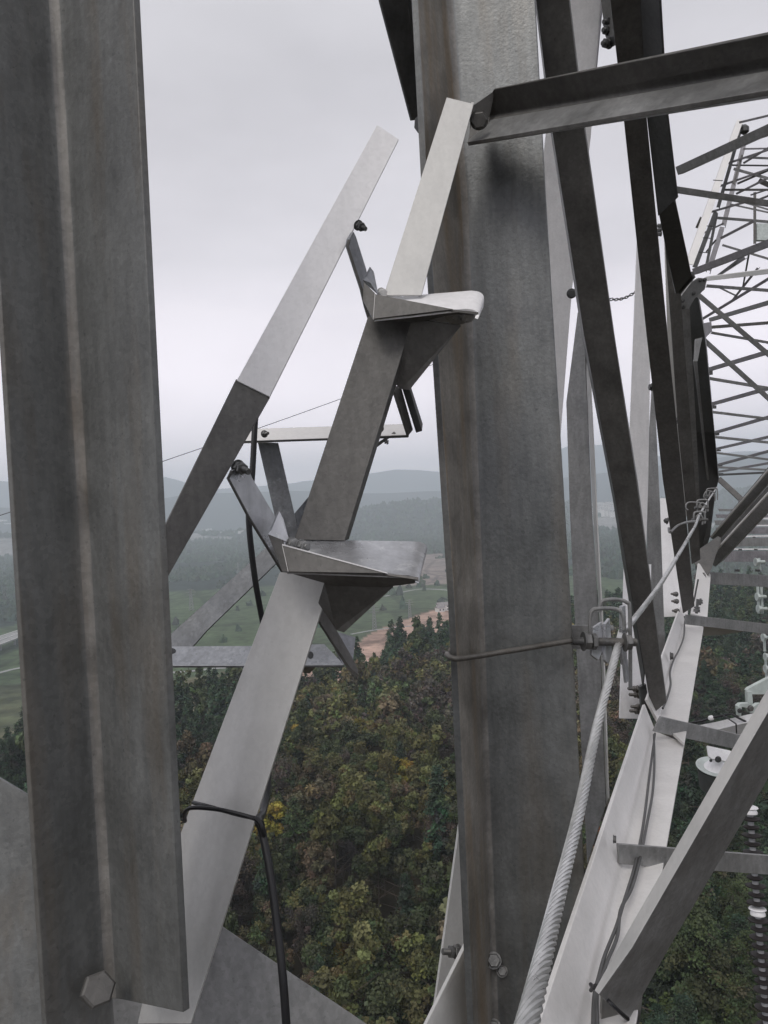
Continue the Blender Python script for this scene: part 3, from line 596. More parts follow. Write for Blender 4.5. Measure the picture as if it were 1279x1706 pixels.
# ============================================================ 6. SAFETY ROPE and clamps
def strand_rope(path, R, nst=9, pitch=7.5, segs=6):
    """laid wire rope: nst outer wires wound round a core"""
    mb = MB(); n = len(path); u = None; F2 = []; s = 0
    for i, p in enumerate(path):
        d = (path[min(n-1, i+1)]-path[max(0, i-1)]).normalized()
        if u is None: u, v = frame(d)
        else: u = (u-d*u.dot(d)).normalized(); v = d.cross(u)
        if i: s += (p-path[i-1]).length
        F2.append((p, u.copy(), v.copy(), s))
    rw = R*math.sin(math.pi/nst)/(1+math.sin(math.pi/nst))*1.06
    for k in range(nst):
        q = []
        for p, u_, v_, s_ in F2:
            a = 2*math.pi*(k/nst+s_/(pitch*2*R)); q.append(p+(u_*math.cos(a)+v_*math.sin(a))*(R-rw))
        tube(q, rw, segs, mb)
    tube(path, R-1.6*rw, 8, mb)
    return mb
B = W(1036, 1052, 1.62)
pth = smoothpath([W(800, 2080, .33), W(862, 1765, .45), W(882, 1690, .5), W(928, 1500, .75), W(965, 1350, 1.02), W(997, 1200, 1.3), B], 60)
mb = strand_rope(pth, .0078, 9, 9)
P2 = smoothpath([B, W(1040, 1049, 1.66), W(1048, 1042, 1.75), W(1100, 973, 2.25), W(1135, 916, 2.95), W(1150, 890, 3.4), W(1158, 876, 3.9), W(1168, 853, 4.6), W(1183, 829, 6.4), W(1194, 812, 7.9)], 30)
m2 = strand_rope(P2, .0074, 8, 8, 5)
o0 = len(mb.v); mb.add(m2.v, m2.f, True)
tag(mb.obj('wire_rope', 'rope'), 'bright stranded steel safety rope running from the bottom edge away along the crossarm', 'rope')
# U rod clamp round the main leg
cl = thing('rope_clamp', 'rusty rod clamp hooked round the main leg, gripping the steel rope between bent plates', 'clamp', W(1010, 1070, 1.6), 'rope clamps along the crossarm')
tube(smoothpath([W(900, 1096, 1.72), W(772, 1090, 1.66), W(752, 1094, 1.56), W(745, 1090, 1.50), W(752, 1096, 1.465), W(775, 1096, 1.47), W(870, 1081, 1.53), W(950, 1068, 1.56), W(970, 1067, 1.565)], 8), .0056, 12).obj('hook_rod', 'rust', cl)
bolt('threaded_end', W(952, 1068, 1.56), W(1052, 1070, 1.57)-W(950, 1068, 1.56), .017, cl, head=False, shank=.135, nut=.026)
bolt('nut', W(1040, 1070, 1.56), RT, .016, cl, head=True)
strip([rail((950, 1042, 1.66), (982, 1042, 1.66)), rail((950, 1081, 1.66), (982, 1082, 1.66))], .008).obj('flat_bar', 'mid', cl)
def ushape(cx, y0, wd, y1, y2, d, r, dx=0):
    return tube(smoothpath([W(cx-wd, y1, d), W(cx-wd, y0+14, d), W(cx-wd+4, y0+3, d), W(cx-wd+14, y0, d), W(cx+wd-18, y0, d+.02), W(cx+wd-5, y0+5, d+.02), W(cx+wd, y0+20, d+.02), W(cx+wd+dx, y2, d+.02)], 6), r, 10)
ushape(1011, 1014, 28, 1058, 1050, 1.58, .0042).obj('u_rod', 'mid', cl)
ushape(1024, 999, 25, 1020, 1146, 1.66, .0042, 1).obj('u_rod', 'mid', cl)
ushape(1010, 1046, 5, 1090, 1098, 1.6, .006).obj('u_rod', 'mid', cl)
for poly, d in (([(988, 1046), (1003, 1036), (1004, 1085), (997, 1100), (986, 1092)], 1.57), ([(1008, 1040), (1016, 1030), (1020, 1090), (1013, 1106), (1008, 1100)], 1.575),
                ([(1036, 1010), (1042, 1008), (1045, 1104), (1039, 1108), (1036, 1090)], 1.6), ([(1040, 1100), (1046, 1098), (1048, 1134), (1044, 1138)], 1.62)):
    pl = Plane((poly[0][0], poly[0][1], d), (poly[1][0]+1, poly[1][1], d+.012), (poly[3][0], poly[3][1], d))
    plate(poly, pl, .007).obj('grip_plate', 'zinc', cl, bevel=.0008)
# smaller clamps further along
for (x, y, d, rx) in ((1165, 862, 4.35, 1128), (1170, 842, 5.0, 1142), (1186, 823, 6.9, 1172)):
    s = d/F
    c = thing('rope_clamp', {1165: 'second clamp on the rope, its thin rod reaching left round the dark diagonal', 1170: 'third clamp on the rope, small, above the second', 1186: 'farthest tiny clamp where the rope meets the dark far leg'}[x], 'clamp', W(x, y, d), 'rope clamps along the crossarm')
    tube(smoothpath([W(x-3, y+6, d), W(rx+16, y+8, 3.6), W(rx, y+14, 3.5), W(rx-12, y+25, 3.45), W(rx-14, y+18, 3.6)] if x == 1165 else [W(x, y-4, d), W(rx+5, y-5, d), W(rx, y+4, d), W(rx+4, y+8, d)], 5), .0055, 8).obj('hook_rod', 'mid', c)
    tube(smoothpath([W(x-9, y+6, d), W(x-9, y-6, d), W(x-5, y-9, d), W(x+7, y-9, d), W(x+9, y-4, d), W(x+9, y+10, d)], 5), .006, 8).obj('u_rod', 'mid', c)
    tube(smoothpath([W(x-4, y+9, d), W(x-4, y-2, d), W(x+1, y-4, d), W(x+5, y+1, d), W(x+5, y+12, d)], 5), .006, 8).obj('u_rod', 'mid', c)
    bolt('bolt', W(x-13, y+4, d), RT, .018, c, head=False, shank=.09, nut=.02)
for rx, y, d in ((1112, 868, 4.2),):
    bolt('bolt', W(rx, y, d), -RT+UP*.2, .016, ca, mat='darker', shank=.02)
# signal cables along the chord
def lay(pts, r, n=8): return tube(smoothpath([W(*p) for p in pts], n), r, 8)
hd = lambda y, H=.745: HR(y, H)
c = []
for pts, lb in (([(1091, 1222), (1082, 1290), (1072, 1370), (1058, 1440), (1040, 1500), (1026, 1545), (1008, 1590), (998, 1625), (990, 1660), (988, 1720), (990, 1790)], 'left one of two thin grey cables lying in the pale chord'),
                ([(1089, 1224), (1090, 1270), (1087, 1320), (1078, 1370), (1066, 1430), (1052, 1480), (1034, 1515), (1028, 1560), (1012, 1600), (1000, 1635), (994, 1660), (995, 1720), (998, 1790)], 'right wavy one of two thin grey cables lying in the pale chord')):
    tag(lay([(x, y, hd(y)*.99) for x, y in pts], .0032).obj('signal_cable', 'wire'), lb, 'cable', 'signal cables along the chord')
tag(lay([(x, y, hd(y, .72)) for x, y in ((1140, 1038), (1139, 1060), (1132, 1080), (1122, 1100), (1116, 1120), (1117, 1140), (1112, 1160), (1104, 1180))], .004).obj('signal_cable', 'wire'), 'short curling cable on the chord above the crossbar', 'cable', 'signal cables along the chord')
tag(lay([(x, y, 5.2) for x, y in ((1163, 965), (1160, 980), (1156, 1000), (1150, 1015))], .006).obj('signal_cable', 'wire'), 'tiny cable beside the far bolts of the chord', 'cable', 'signal cables along the chord')
mb = MB(); tube(smoothpath([W(984, 1640, 1.10), W(990, 1646, 1.085), W(1000, 1640, 1.09), W(1004, 1634, 1.1)], 6), .003, 8, mb)
tube(smoothpath([W(984, 1650, 1.10), W(992, 1642, 1.08), W(998, 1652, 1.085), W(1014, 1668, 1.05), W(1030, 1684, 1.05), W(1046, 1698, 1.06)], 6), .0028, 8, mb)
tag(mb.obj('wire_tie', 'black'), 'black tie binding the two grey cables, its tail running to the diagonal end', 'wire tie')
# chain at upper middle
mb = MB(); a, b = W(1012, 498, 6), W(1062, 484, 6)
for k in range(12):
    p = a.lerp(b, (k+.5)/12)+UP*(-.03*math.sin(math.pi*(k+.5)/12)); d = (b-a).normalized(); u = UP if k % 2 else FW
    tube([p+d*.014*math.cos(t)*1.1+u*.009*math.sin(t) for t in [2*math.pi*j/10 for j in range(11)]], .0042, 6, mb)
tag(mb.obj('chain', 'darker'), 'short dark twisted chain stretched between two uprights against the sky', 'chain')
mb = MB(); tube(smoothpath([W(1160, 500, 7), W(1170, 560, 7), W(1176, 590, 7)], 5), .002, 5, mb)

# ============================================================ 7. INSULATORS and hardware at right
ins = thing('insulator_string', 'long dark ribbed insulator string hanging at the right edge with pale caps', 'insulator', W(1248, 1345, 4.2))
A, B = W(1248, 1338, 4.2), W(1283, 1790, 4.0)
ax = (B-A).normalized(); L = (B-A).length; px = 4.1/F
lathe(A, ax, [(0, px*5), (L, px*5)], 12).obj('core', 'core', ins)
t = 22*px
k = 0
while t < L:
    y = 1345+t/px
    if not (1508 < y < 1528):
        lathe(A+ax*t, ax, [(0, px*4.4), (px*2.2, px*(16 if k % 2 == 0 else 13)), (px*4.0, px*(16 if k % 2 == 0 else 13)), (px*7, px*8)], 20).obj('shed', 'rubber', ins)
    t += px*13.5; k += 1
for t0 in (4, 166, 352):
    lathe(A+ax*px*t0, ax, [(0, px*8), (px*2, px*13), (px*4, px*14), (px*6, px*10), (px*10, px*12), (px*13, px*12), (px*15, px*7)], 18).obj('end_cap', 'white', ins)
tube([A-ax*px*18, A], px*5, 10).obj('link', 'rubber', ins)
# white cap with flat disc and dark bell (suspension hardware)
cp = thing('disc_insulator', 'white disc insulator cap with a dark bell below, hanging left of the large diagonal', 'insulator', W(1186, 1290, 3.6))
c0 = W(1193, 1277, 3.6); px = 3.6/F; dn = Vector((0, 0, -1)).lerp(-UP, .5).normalized(); upv = (-dn-FW*.22).normalized()
lathe(c0, upv, [(-px*1.5, px*31), (0, px*32), (px*1, px*30), (-px*1.2, px*22), (-px*2.0, px*12)], 32).obj('disc', 'cast', cp)
lathe(c0-upv*px*2, upv, [(0, px*20), (px*4, px*17), (px*9, px*10), (px*14, px*8), (px*18, px*8)], 24).obj('dome', 'white', cp)
lathe(c0-upv*px*4, -upv, [(0, px*30), (px*12, px*28), (px*36, px*24), (px*44, px*14)], 28).obj('bell', 'greybell', cp)
plate([(1178, 1242), (1215, 1250), (1240, 1262), (1208, 1268), (1186, 1264), (1181, 1260)], Plane((1178, 1243, 3.55), (1215, 1253, 3.55), (1186, 1270, 3.5)), .01).obj('bracket_plate', 'white', cp, bevel=.001)
bolt('bolt', W(1196, 1265, 3.48), -FW, .012, cp, mat='darker'); bolt('bolt', W(1184, 1267, 3.5), -FW, .006, cp, mat='darker')
# white arm and cable behind the crossbar
ar = thing('support_arm', 'white support arm behind the crossbar with a black cable clipped along it', 'arm', W(1210, 1210, 3.4))
strip([rail((1150, 1213, 3.5), (1255, 1188, 3.2)), rail((1190, 1217, 3.4), (1260, 1200, 3.12)), rail((1190, 1240, 3.45), (1260, 1225, 3.2))], .008).obj('arm_bar', 'white', ar, bevel=.001)
tube(smoothpath([W(1120, 1208, 3.6), W(1165, 1202, 3.45), W(1186, 1196, 3.38), W(1216, 1190, 3.3), W(1222, 1192, 3.27), W(1242, 1202, 3.2), W(1260, 1208, 3.15)], 6), .0045, 8).obj('cable', 'black', ar)
lathe(W(1180, 1197, 3.38), RT+UP*.2, [(0, .006), (.006, .011), (.018, .011), (.022, .006)], 12).obj('cable_clip', 'white', ar)
tube([W(1205, 1192, 3.3), W(1226, 1206, 3.2), W(1227, 1222, 3.2)], .003, 6).obj('cable_loop', 'black', ar)
# pale clevis hardware
cv = thing('clevis_linkage', 'pale curved clevis and bracket hanging at the right edge above the large diagonal', 'hardware', W(1260, 1150, 3.6))
for poly, d in (([(1244, 1150), (1248, 1146), (1279, 1130), (1300, 1122), (1300, 1160), (1279, 1157), (1252, 1157)], 3.6),
                ([(1245, 1152), (1253, 1152), (1255, 1178), (1247, 1180)], 3.55),
                ([(1229, 1176), (1233, 1172), (1246, 1171), (1254, 1178), (1262, 1172), (1300, 1172), (1300, 1188), (1250, 1188), (1244, 1180), (1236, 1178), (1234, 1186), (1230, 1186)], 3.5),
                ([(1229, 1176), (1236, 1178), (1235, 1193), (1231, 1193)], 3.48)):
    pl = Plane((1240, 1150, d), (1280, 1150, d+.03), (1240, 1190, d)); plate(poly, pl, .02).obj('bracket', 'cast', cv, bevel=.002)
bolt('bolt', W(1232, 1184, 3.46), -FW, .009, cv, mat='darker'); bolt('bolt', W(1250, 1180, 3.47), -FW, .012, cv)
lk = thing('link_chain', 'string of pale links and bolts hanging at the right edge beyond the crossbars', 'hardware', W(1270, 1000, 8))
for (x, y0, y1) in ((1264, 930, 950), (1262, 975, 1022), (1268, 975, 1022), (1272, 1045, 1085), (1275, 1090, 1130)):
    tube([W(x, y0, 8), W(x+2, y1, 8)], .014, 8).obj('link', 'cast', lk)
for x, y in ((1258, 936), (1260, 994), (1262, 1014), (1270, 1062), (1274, 1094), (1274, 1114)):
    bolt('bolt', W(x, y, 7.95), RT, .035, lk, head=True, shank=.10, mat='cast')
# ============================================================ 8. TERRAIN
def vnoise(x, y, s, seed=0):
    """smooth value noise, numpy"""
    x = np.asarray(x, float)/s; y = np.asarray(y, float)/s
    xi = np.floor(x).astype(np.int64); yi = np.floor(y).astype(np.int64); fx = x-xi; fy = y-yi
    fx = fx*fx*(3-2*fx); fy = fy*fy*(3-2*fy)
    def h(a, b):
        k = (a*374761393+b*668265263+seed*1442695041) & 0x7fffffff
        k = ((k ^ (k >> 13))*1274126177) & 0x7fffffff
        return ((k ^ (k >> 16)) & 0xffff)/65535.0
    return (h(xi, yi)*(1-fx)+h(xi+1, yi)*fx)*(1-fy)+(h(xi, yi+1)*(1-fx)+h(xi+1, yi+1)*fx)*fy
def fbm(x, y, s, o=4, seed=0):
    t = 0; a = 1; n = 0
    for k in range(o): t = t+a*vnoise(x, y, s/2**k, seed+k); n += a; a *= .5
    return t/n
def sm(a, b, x):
    t = np.clip((x-a)/(b-a), 0, 1); return t*t*(3-2*t)
VAL = -15.0
def pxof(x, y):
    return CX+F*np.asarray(x)/np.maximum(np.asarray(y), 1)
def edge_r(x, y):
    p = np.where(np.asarray(y) > 5, np.clip(pxof(x, y), -500, 1800), 400)
    return np.interp(p, [-500, 20, 280, 420, 590, 650, 750, 900, 1180, 1800], [180, 215, 234, 243, 256, 274, 306, 345, 420, 500])
def height(x, y):
    x = np.asarray(x, float); y = np.asarray(y, float); r = np.hypot(x, y); er = edge_r(x, y)
    hill = 42+5*(fbm(x, y, 60, 3, 3)-.5)+sm(150, 300, r)*3-5*sm(.5, 1, (r/er))
    k = sm(er*1.0, er*1.0+150, r)
    val = VAL+2*(fbm(x, y, 200, 3, 9)-.5)
    h = hill*(1-k)+val*k
    az = np.where(y > 5, x/np.maximum(y, 1), 0)
    pa = CX+F*az
    n1 = fbm(x, y, 900, 4, 21); n2 = fbm(x, y, 1800, 4, 33); n3 = fbm(x, y, 3000, 4, 45)
    # wooded ridges: nearest dark ridge at ~3.4 km rising towards the centre, then paler ranges
    a1 = np.interp(pa, [-900, 0, 200, 380, 480, 560, 640, 740, 800, 1000, 1300, 2500], [90, 75, 50, 30, 50, 75, 108, 122, 120, 60, 110, 150])
    h = h+a1*np.exp(-((r-3200)/420)**2)*(.82+.36*n1)
    a2 = np.interp(pa, [-900, 0, 150, 300, 480, 600, 740, 900, 1300, 2500], [230, 220, 190, 240, 230, 190, 170, 200, 300, 300])
    h = h+a2*np.exp(-((r-5000)/500)**2)*(.75+.5*n2)
    a3 = np.interp(pa, [-900, 0, 100, 280, 362, 480, 616, 660, 722, 850, 960, 1020, 1100, 1300, 2500], [420, 482, 400, 470, 330, 350, 400, 440, 400, 430, 540, 550, 450, 400, 500])
    h = h+a3*np.exp(-((r-7600)/650)**2)*(.84+.32*n1)
    return h
def ground(px_, py_, tmax=8000):
    d = ray(px_, py_).normalized(); t = 150.0
    while t < tmax:
        p = CAM+d*t
        if p.z < float(height(p.x, p.y)):
            break
        t *= 1.01
    return CAM+d*t
az = np.concatenate([np.linspace(-180, -42, 40, endpoint=False), np.linspace(-42, 42, 560, endpoint=False), np.linspace(42, 180, 40, endpoint=False)])
az = np.radians(az); rr_ = np.concatenate([[3, 12], np.geomspace(25, 8600, 330)])
A_, R2 = np.meshgrid(az, rr_); X = R2*np.sin(A_); Y = R2*np.cos(A_); Z = height(X, Y)
nr, na = X.shape
V = np.stack([X, Y, Z], -1).reshape(-1, 3)
ii, jj = np.meshgrid(np.arange(nr-1), np.arange(na), indexing='ij'); j2 = (jj+1) % na
Q = np.stack([ii*na+jj, ii*na+j2, (ii+1)*na+j2, (ii+1)*na+jj], -1).reshape(-1, 4)[:, ::-1]
def npmesh(name, V, Q, mats, colr=None, smooth=False, midx=None):
    me = bpy.data.meshes.new(name); k = Q.shape[1]
    me.vertices.add(len(V)); me.vertices.foreach_set('co', V.astype(np.float32).ravel())
    me.loops.add(Q.size); me.loops.foreach_set('vertex_index', Q.astype(np.int32).ravel())
    me.polygons.add(len(Q)); me.polygons.foreach_set('loop_start', np.arange(0, Q.size, k, dtype=np.int32)); me.polygons.foreach_set('loop_total', np.full(len(Q), k, np.int32))
    if midx is not None: me.polygons.foreach_set('material_index', midx.astype(np.int32))
    me.polygons.foreach_set('use_smooth', np.full(len(Q), smooth))
    if colr is not None:
        a = me.color_attributes.new('tint', 'FLOAT_COLOR', 'POINT'); c = np.ones((len(V), 4), np.float32); c[:, :3] = colr; a.data.foreach_set('color', c.ravel())
    me.update(calc_edges=True)
    for m in mats: me.materials.append(m)
    return me
# land cover (what grows or lies on each spot), as a colour attribute
pa = np.where(Y > 5, pxof(X, Y), 0); er = edge_r(X, Y)
cov = np.zeros((nr, na, 3)); 
WOODF = np.array([.020, .030, .026]); FIELD = np.array([.066, .094, .048]); SOIL = np.array([.33, .225, .18]); EARTH = np.array([.20, .165, .15]); SCRUB = np.array([.07, .08, .045]); TOWN = np.array([.42, .4, .39])
LIT = np.array([.045, .036, .022])
cov[:] = WOODF
n_ = fbm(X, Y, 350, 4, 70)
fld = (R2 > er+60) & (R2 < np.interp(pa, [0, 280, 560, 760, 1200], [900, 1150, 1250, 1300, 900])*(.9+.25*n_))
cov[fld] = FIELD
e2 = (R2 > 1060) & (R2 < 1650*(.8+.4*n_)) & (pa > 590) & (pa < 830); cov[e2] = EARTH*(.8+.5*vnoise(X, Y, 60, 5)[e2][:, None])
soil = (R2 > er+60) & (R2 < np.interp(pa, [0, 280, 560, 600, 760, 900, 1000], [300, 560, 590, 680, 880, 900, 700])); cov[soil] = SOIL*(.8+.45*vnoise(X, Y, 14, 6)[soil][:, None])
scr = (R2 > er-2) & (R2 < np.where(pa < 100, 620, er+330)) & (pa < 420); cov[scr] = SCRUB*(.6+.8*vnoise(X, Y, 10, 8)[scr][:, None])+np.array([.05, .03, .02])*sm(.4, .7, vnoise(X, Y, 40, 12)[scr])[:, None]
twn = ((pa > 950) | (pa < 420)) & (R2 > 2300) & (R2 < 3300) & (vnoise(X, Y, 260, 14) > .62); cov[twn] = TOWN*.5+WOODF*.5
lt = R2 < er+8; cov[lt] = LIT*(.5+.9*vnoise(X, Y, 6, 10)[lt][:, None])
far = R2 > 2000; cov[far] = cov[far]*(.75+.5*fbm(X, Y, 160, 3, 15)[far][:, None])
m, nt, b = newmat('land cover')
at = nt.nodes.new('ShaderNodeAttribute'); at.attribute_name = 'tint'; t = nt.nodes.new('ShaderNodeTexCoord')
n1 = noise(nt, t.outputs['Object'], .09, 8, .68); n2 = noise(nt, t.outputs['Object'], .012, 6, .6)
f1 = ramp(nt, ((.32, (.45,)*3), (.5, (1,)*3), (.7, (1.55,)*3)), n1); f2 = ramp(nt, ((.3, (.72,)*3), (.7, (1.25,)*3)), n2)
c = mixc(nt, .9, at.outputs['Color'], f1, 'MULTIPLY'); c = mixc(nt, .9, c, f2, 'MULTIPLY')
# field boundaries
mp = nt.nodes.new('ShaderNodeMapping'); mp.inputs['Rotation'].default_value = (0, 0, .5); mp.inputs['Scale'].default_value = (1, .45, 0); nt.links.new(t.outputs['Object'], mp.inputs[0])
vo = nt.nodes.new('ShaderNodeTexVoronoi'); vo.inputs['Scale'].default_value = .011; vo.feature = 'DISTANCE_TO_EDGE'; nt.links.new(mp.outputs[0], vo.inputs['Vector'])
f3 = ramp(nt, ((0, (.5,)*3), (.02, (.55,)*3), (.04, (1,)*3)), vo.outputs['Distance'])
c = mixc(nt, .8, c, f3, 'MULTIPLY')
nt.links.new(c, b.inputs['Base Color']); b.inputs['Roughness'].default_value = 1; b.inputs['Specular IOR Level'].default_value = .05
MT['land'] = m
me = npmesh('ground', V, Q, [m], cov.reshape(-1, 3), True)
g = bpy.data.objects.new('ground', me); col.objects.link(g); tag(g, 'valley floor with green fields, pinkish bare soil and wooded hills behind', kind='structure')

# ============================================================ 9. TREES
m, nt, b = newmat('leaves')
at = nt.nodes.new('ShaderNodeAttribute'); at.attribute_name = 'tint'
t = nt.nodes.new('ShaderNodeTexCoord'); n1 = noise(nt, t.outputs['Object'], 1.3, 3)
f = ramp(nt, ((.3, (.72,)*3), (.7, (1.3,)*3)), n1); c = mixc(nt, .8, at.outputs['Color'], f, 'MULTIPLY')
oi = nt.nodes.new('ShaderNodeObjectInfo'); hs = nt.nodes.new('ShaderNodeHueSaturation'); mr = nt.nodes.new('ShaderNodeMapRange'); mr.inputs['To Min'].default_value = .85; mr.inputs['To Max'].default_value = 1.45
nt.links.new(oi.outputs['Random'], mr.inputs[0]); nt.links.new(mr.outputs[0], hs.inputs['Value']); nt.links.new(c, hs.inputs['Color'])
nt.links.new(hs.outputs[0], b.inputs['Base Color']); b.inputs['Roughness'].default_value = .75; b.inputs['Specular IOR Level'].default_value = .2
MT['leaf'] = m; MT['bark'] = plain('bark', (.09, .07, .055), .9)
def quads(C, Nn, S, rs):
    """leaf clump quads at centres C, facing Nn, half size S"""
    n = len(C); a = rs.randn(n, 3); u = np.cross(Nn, a); u /= np.linalg.norm(u, axis=1)[:, None]+1e-9; v = np.cross(Nn, u)
    S = S[:, None]; asp = .45+.5*rs.rand(n, 1)
    k = np.stack([C-u*S, C-v*S*asp+u*S*.2, C+u*S, C+v*S*asp-u*S*.1], 1)
    return k.reshape(-1, 3), np.arange(4*n).reshape(-1, 4)
def crown_broad(seed, colr, n=1500, H=7.5, R=2.5, leaf=.24, var=.25):
    """several boughs of unequal height, each carrying its own clumps of leaves"""
    rs = np.random.RandomState(seed); nl = rs.randint(3, 7); H = H*rs.uniform(.8, 1.2); R = R*rs.uniform(.75, 1.2)
    la = rs.rand(nl)*2*np.pi; lr = R*.62*rs.rand(nl)**.5; lz = H*rs.uniform(.5, .92, nl); ls = R*rs.uniform(.3, .62, nl)
    lz[0] = H*.9; nc = 34; L_ = rs.randint(0, nl, nc); dd = rs.randn(nc, 3); dd /= np.linalg.norm(dd, axis=1)[:, None]; dd[:, 2] *= rs.uniform(.7, 1.3)
    cc = np.stack([lr[L_]*np.cos(la[L_]), lr[L_]*np.sin(la[L_]), lz[L_]], 1)+dd*(ls[L_]*rs.rand(nc)**.5)[:, None]
    cr_ = R*(.12+.24*rs.rand(nc)); k = rs.randint(0, nc, n); d = rs.randn(n, 3); d /= np.linalg.norm(d, axis=1)[:, None]
    P_ = cc[k]+d*(cr_[k]*(.35+.75*rs.rand(n)))[:, None]*np.array([1, 1, .8]); P_[:, 2] = np.maximum(P_[:, 2], H*.12)
    nn = d+.9*rs.randn(n, 3)+np.array([0, 0, .4]); nn /= np.linalg.norm(nn, axis=1)[:, None]
    V, Q = quads(P_, nn, leaf*(.5+.9*rs.rand(n)), rs)
    ct = (.6+.8*rs.rand(nc))[k]*(1-var/2+var*rs.rand(n)); hue = 1+.08*rs.randn(nc, 3)[k]
    c = np.clip(np.array(colr)*ct[:, None]*hue, .004, 1); return V, Q, np.repeat(c, 4, 0)
def crown_conifer(seed, colr, n=1300, H=9, R=2.0, leaf=.25, var=.35):
    rs = np.random.RandomState(seed); nb = 70
    z = np.sort(rs.rand(nb))**.9; ph = rs.rand(nb)*2*np.pi; Lb = R*(1-z)**.8*(.75+.4*rs.rand(nb))+.15
    k = rs.randint(0, nb, n); w_ = Lb[k]/Lb.max(); k = np.where(rs.rand(n) < w_+.15, k, rs.randint(0, nb, n)); t = rs.rand(n)**.6
    P_ = np.stack([Lb[k]*t*np.cos(ph[k]), Lb[k]*t*np.sin(ph[k]), H*(.16+.84*z[k])-.35*t*t*Lb[k]+.1], 1)+rs.randn(n, 3)*np.array([.2, .2, .13])
    nn = np.stack([.4*np.cos(ph[k]), .4*np.sin(ph[k]), np.ones(n)], 1)+.6*rs.randn(n, 3); nn /= np.linalg.norm(nn, axis=1)[:, None]
    V, Q = quads(P_, nn, leaf*(.6+.8*rs.rand(n))*(1.15-.5*z[k]), rs)
    ct = (.7+.6*rs.rand(nb))[k]*(1-var/2+var*rs.rand(n))*(.8+.45*t); c = np.clip(np.array(colr)*ct[:, None]*(1+.12*rs.randn(nb, 3)[k]), .004, 1)
    return V, Q, np.repeat(c, 4, 0)
def trunk_mb(seed, H, r0, conifer):
    rs = random.Random(seed); mb = MB(); pts = []; x = y = 0
    for k in range(7): pts.append(Vector((x, y, H*k/6*(.93 if conifer else .75)-.3))); x += rs.uniform(-.12, .12); y += rs.uniform(-.12, .12)
    tube(pts, [r0*(1-.13*k) for k in range(7)], 7, mb)
    for k in range(6 if conifer else 7):
        i = 2+k % 4; p = pts[i]; a = rs.uniform(0, 6.28); l = (.18 if conifer else .3)*H*rs.uniform(.7, 1.2); up = .1 if conifer else .6
        q = [p+Vector((math.cos(a)*l*t, math.sin(a)*l*t, l*up*t)) for t in (0, .5, 1)]; tube(q, [r0*.4, r0*.25, r0*.08], 5, mb)
    return mb
KIND = {  # name: (fn, colour, H, R, label bits, object name)
 'conifer':   (crown_conifer, (.030, .046, .028), 9, 2.2, 'dark green pointed conifer', 'conifer_tree'),
 'fir':       (crown_conifer, (.055, .072, .034), 9, 2.4, 'lighter green pointed conifer', 'conifer_tree'),
 'green':     (crown_broad, (.050, .064, .030), 8.5, 3.1, 'dull green round crowned tree', 'broadleaf_tree'),
 'olive':     (crown_broad, (.088, .088, .036), 8.5, 3.1, 'olive green round crowned tree', 'broadleaf_tree'),
 'brown':     (crown_broad, (.088, .074, .044), 8, 3.1, 'brownish autumn tree', 'broadleaf_tree'),
 'bare':      (crown_broad, (.062, .052, .044), 7.5, 2.9, 'thin purplish grey half bare tree', 'broadleaf_tree'),
 'yellow':    (crown_broad, (.21, .17, .035), 7, 2.2, 'yellow leaved autumn tree', 'broadleaf_tree'),
 'red':       (crown_broad, (.30, .085, .045), 5, 1.6, 'small orange red tree', 'broadleaf_tree'),
}
PM = {}; NEAR = {}
for kn, (fn, c_, H, Rr, lb, on) in KIND.items():
    for v in range(5 if kn not in ('yellow', 'red') else 1):
        Vv, Qq, Cc = fn(hash_ := (len(PM)*17+5), c_, H=H, R=Rr, n=5600 if fn is crown_broad else 4600, leaf=.165 if kn != 'bare' else .10)
        cm = npmesh('foliage', Vv, Qq, [MT['leaf']], Cc)
        tmb = trunk_mb(len(PM), H, .13, fn is crown_conifer); tm = bpy.data.meshes.new('trunk'); tm.from_pydata([tuple(p) for p in tmb.v], [], tmb.f); tm.materials.append(MT['bark'])
        if kn in ('fir', 'conifer') and v < 2:
            nv = fn(hash_, c_, H=H, R=Rr, n=15000, leaf=.095); NEAR[kn, v] = npmesh('foliage', *nv[:2], [MT['leaf']], nv[2])
        lo = fn(hash_, c_, H=H, R=Rr, n=1000, leaf=.34 if kn != 'bare' else .25)
        PM.setdefault(kn, []).append((cm, tm, lo)); PM[kn+str(v)] = None
for k in [k for k, v in PM.items() if v is None]: del PM[k]
def pick_kind(px, py, r):
    u = rnd.random(); n = float(vnoise(px*1.0, py*1.0, 130, 77))
    if px > 1080:
        if py > 1380: w_ = dict(fir=.42, conifer=.33, green=.15, brown=.05, olive=.05)
        else: w_ = dict(conifer=.7, green=.15, bare=.1, brown=.05)
    elif px < 300 or (px < 480 and py < 1320): w_ = dict(conifer=.8, green=.15, bare=.05)
    elif py < 1130+(600-px)*.15: w_ = dict(conifer=.75, green=.25)
    elif px > 690 and py < 1270 and n > .3: w_ = dict(bare=.6, green=.3, red=.0, brown=.1)
    else:
        w_ = dict(green=.26, olive=.24+.5*(n > .55), brown=.14+.24*(.4 < n < .55), bare=.08+.28*(n < .3), fir=.12, conifer=.06, yellow=.015)
    t = sum(w_.values())*u
    for k, v in w_.items():
        t -= v
        if t <= 0: return k
    return 'green'
cand = []
sp = 4.2
for iy in range(0, 120):
    for ix in range(-102, 103):
        x = (ix+rnd.uniform(-.62, .62)+.5*(iy % 2))*sp; y = (iy+rnd.uniform(-.62, .62))*sp*.95
        if y < 40: continue
        r = math.hypot(x, y)
        if r > float(edge_r(x, y))+(12 if x < 0 else 40): continue
        z = float(height(x, y)); px, py, d = proj((x, y, z+5))
        if px < -160 or px > 1440 or py > 1900: continue
        cand.append((x, y, z, px, py, d))
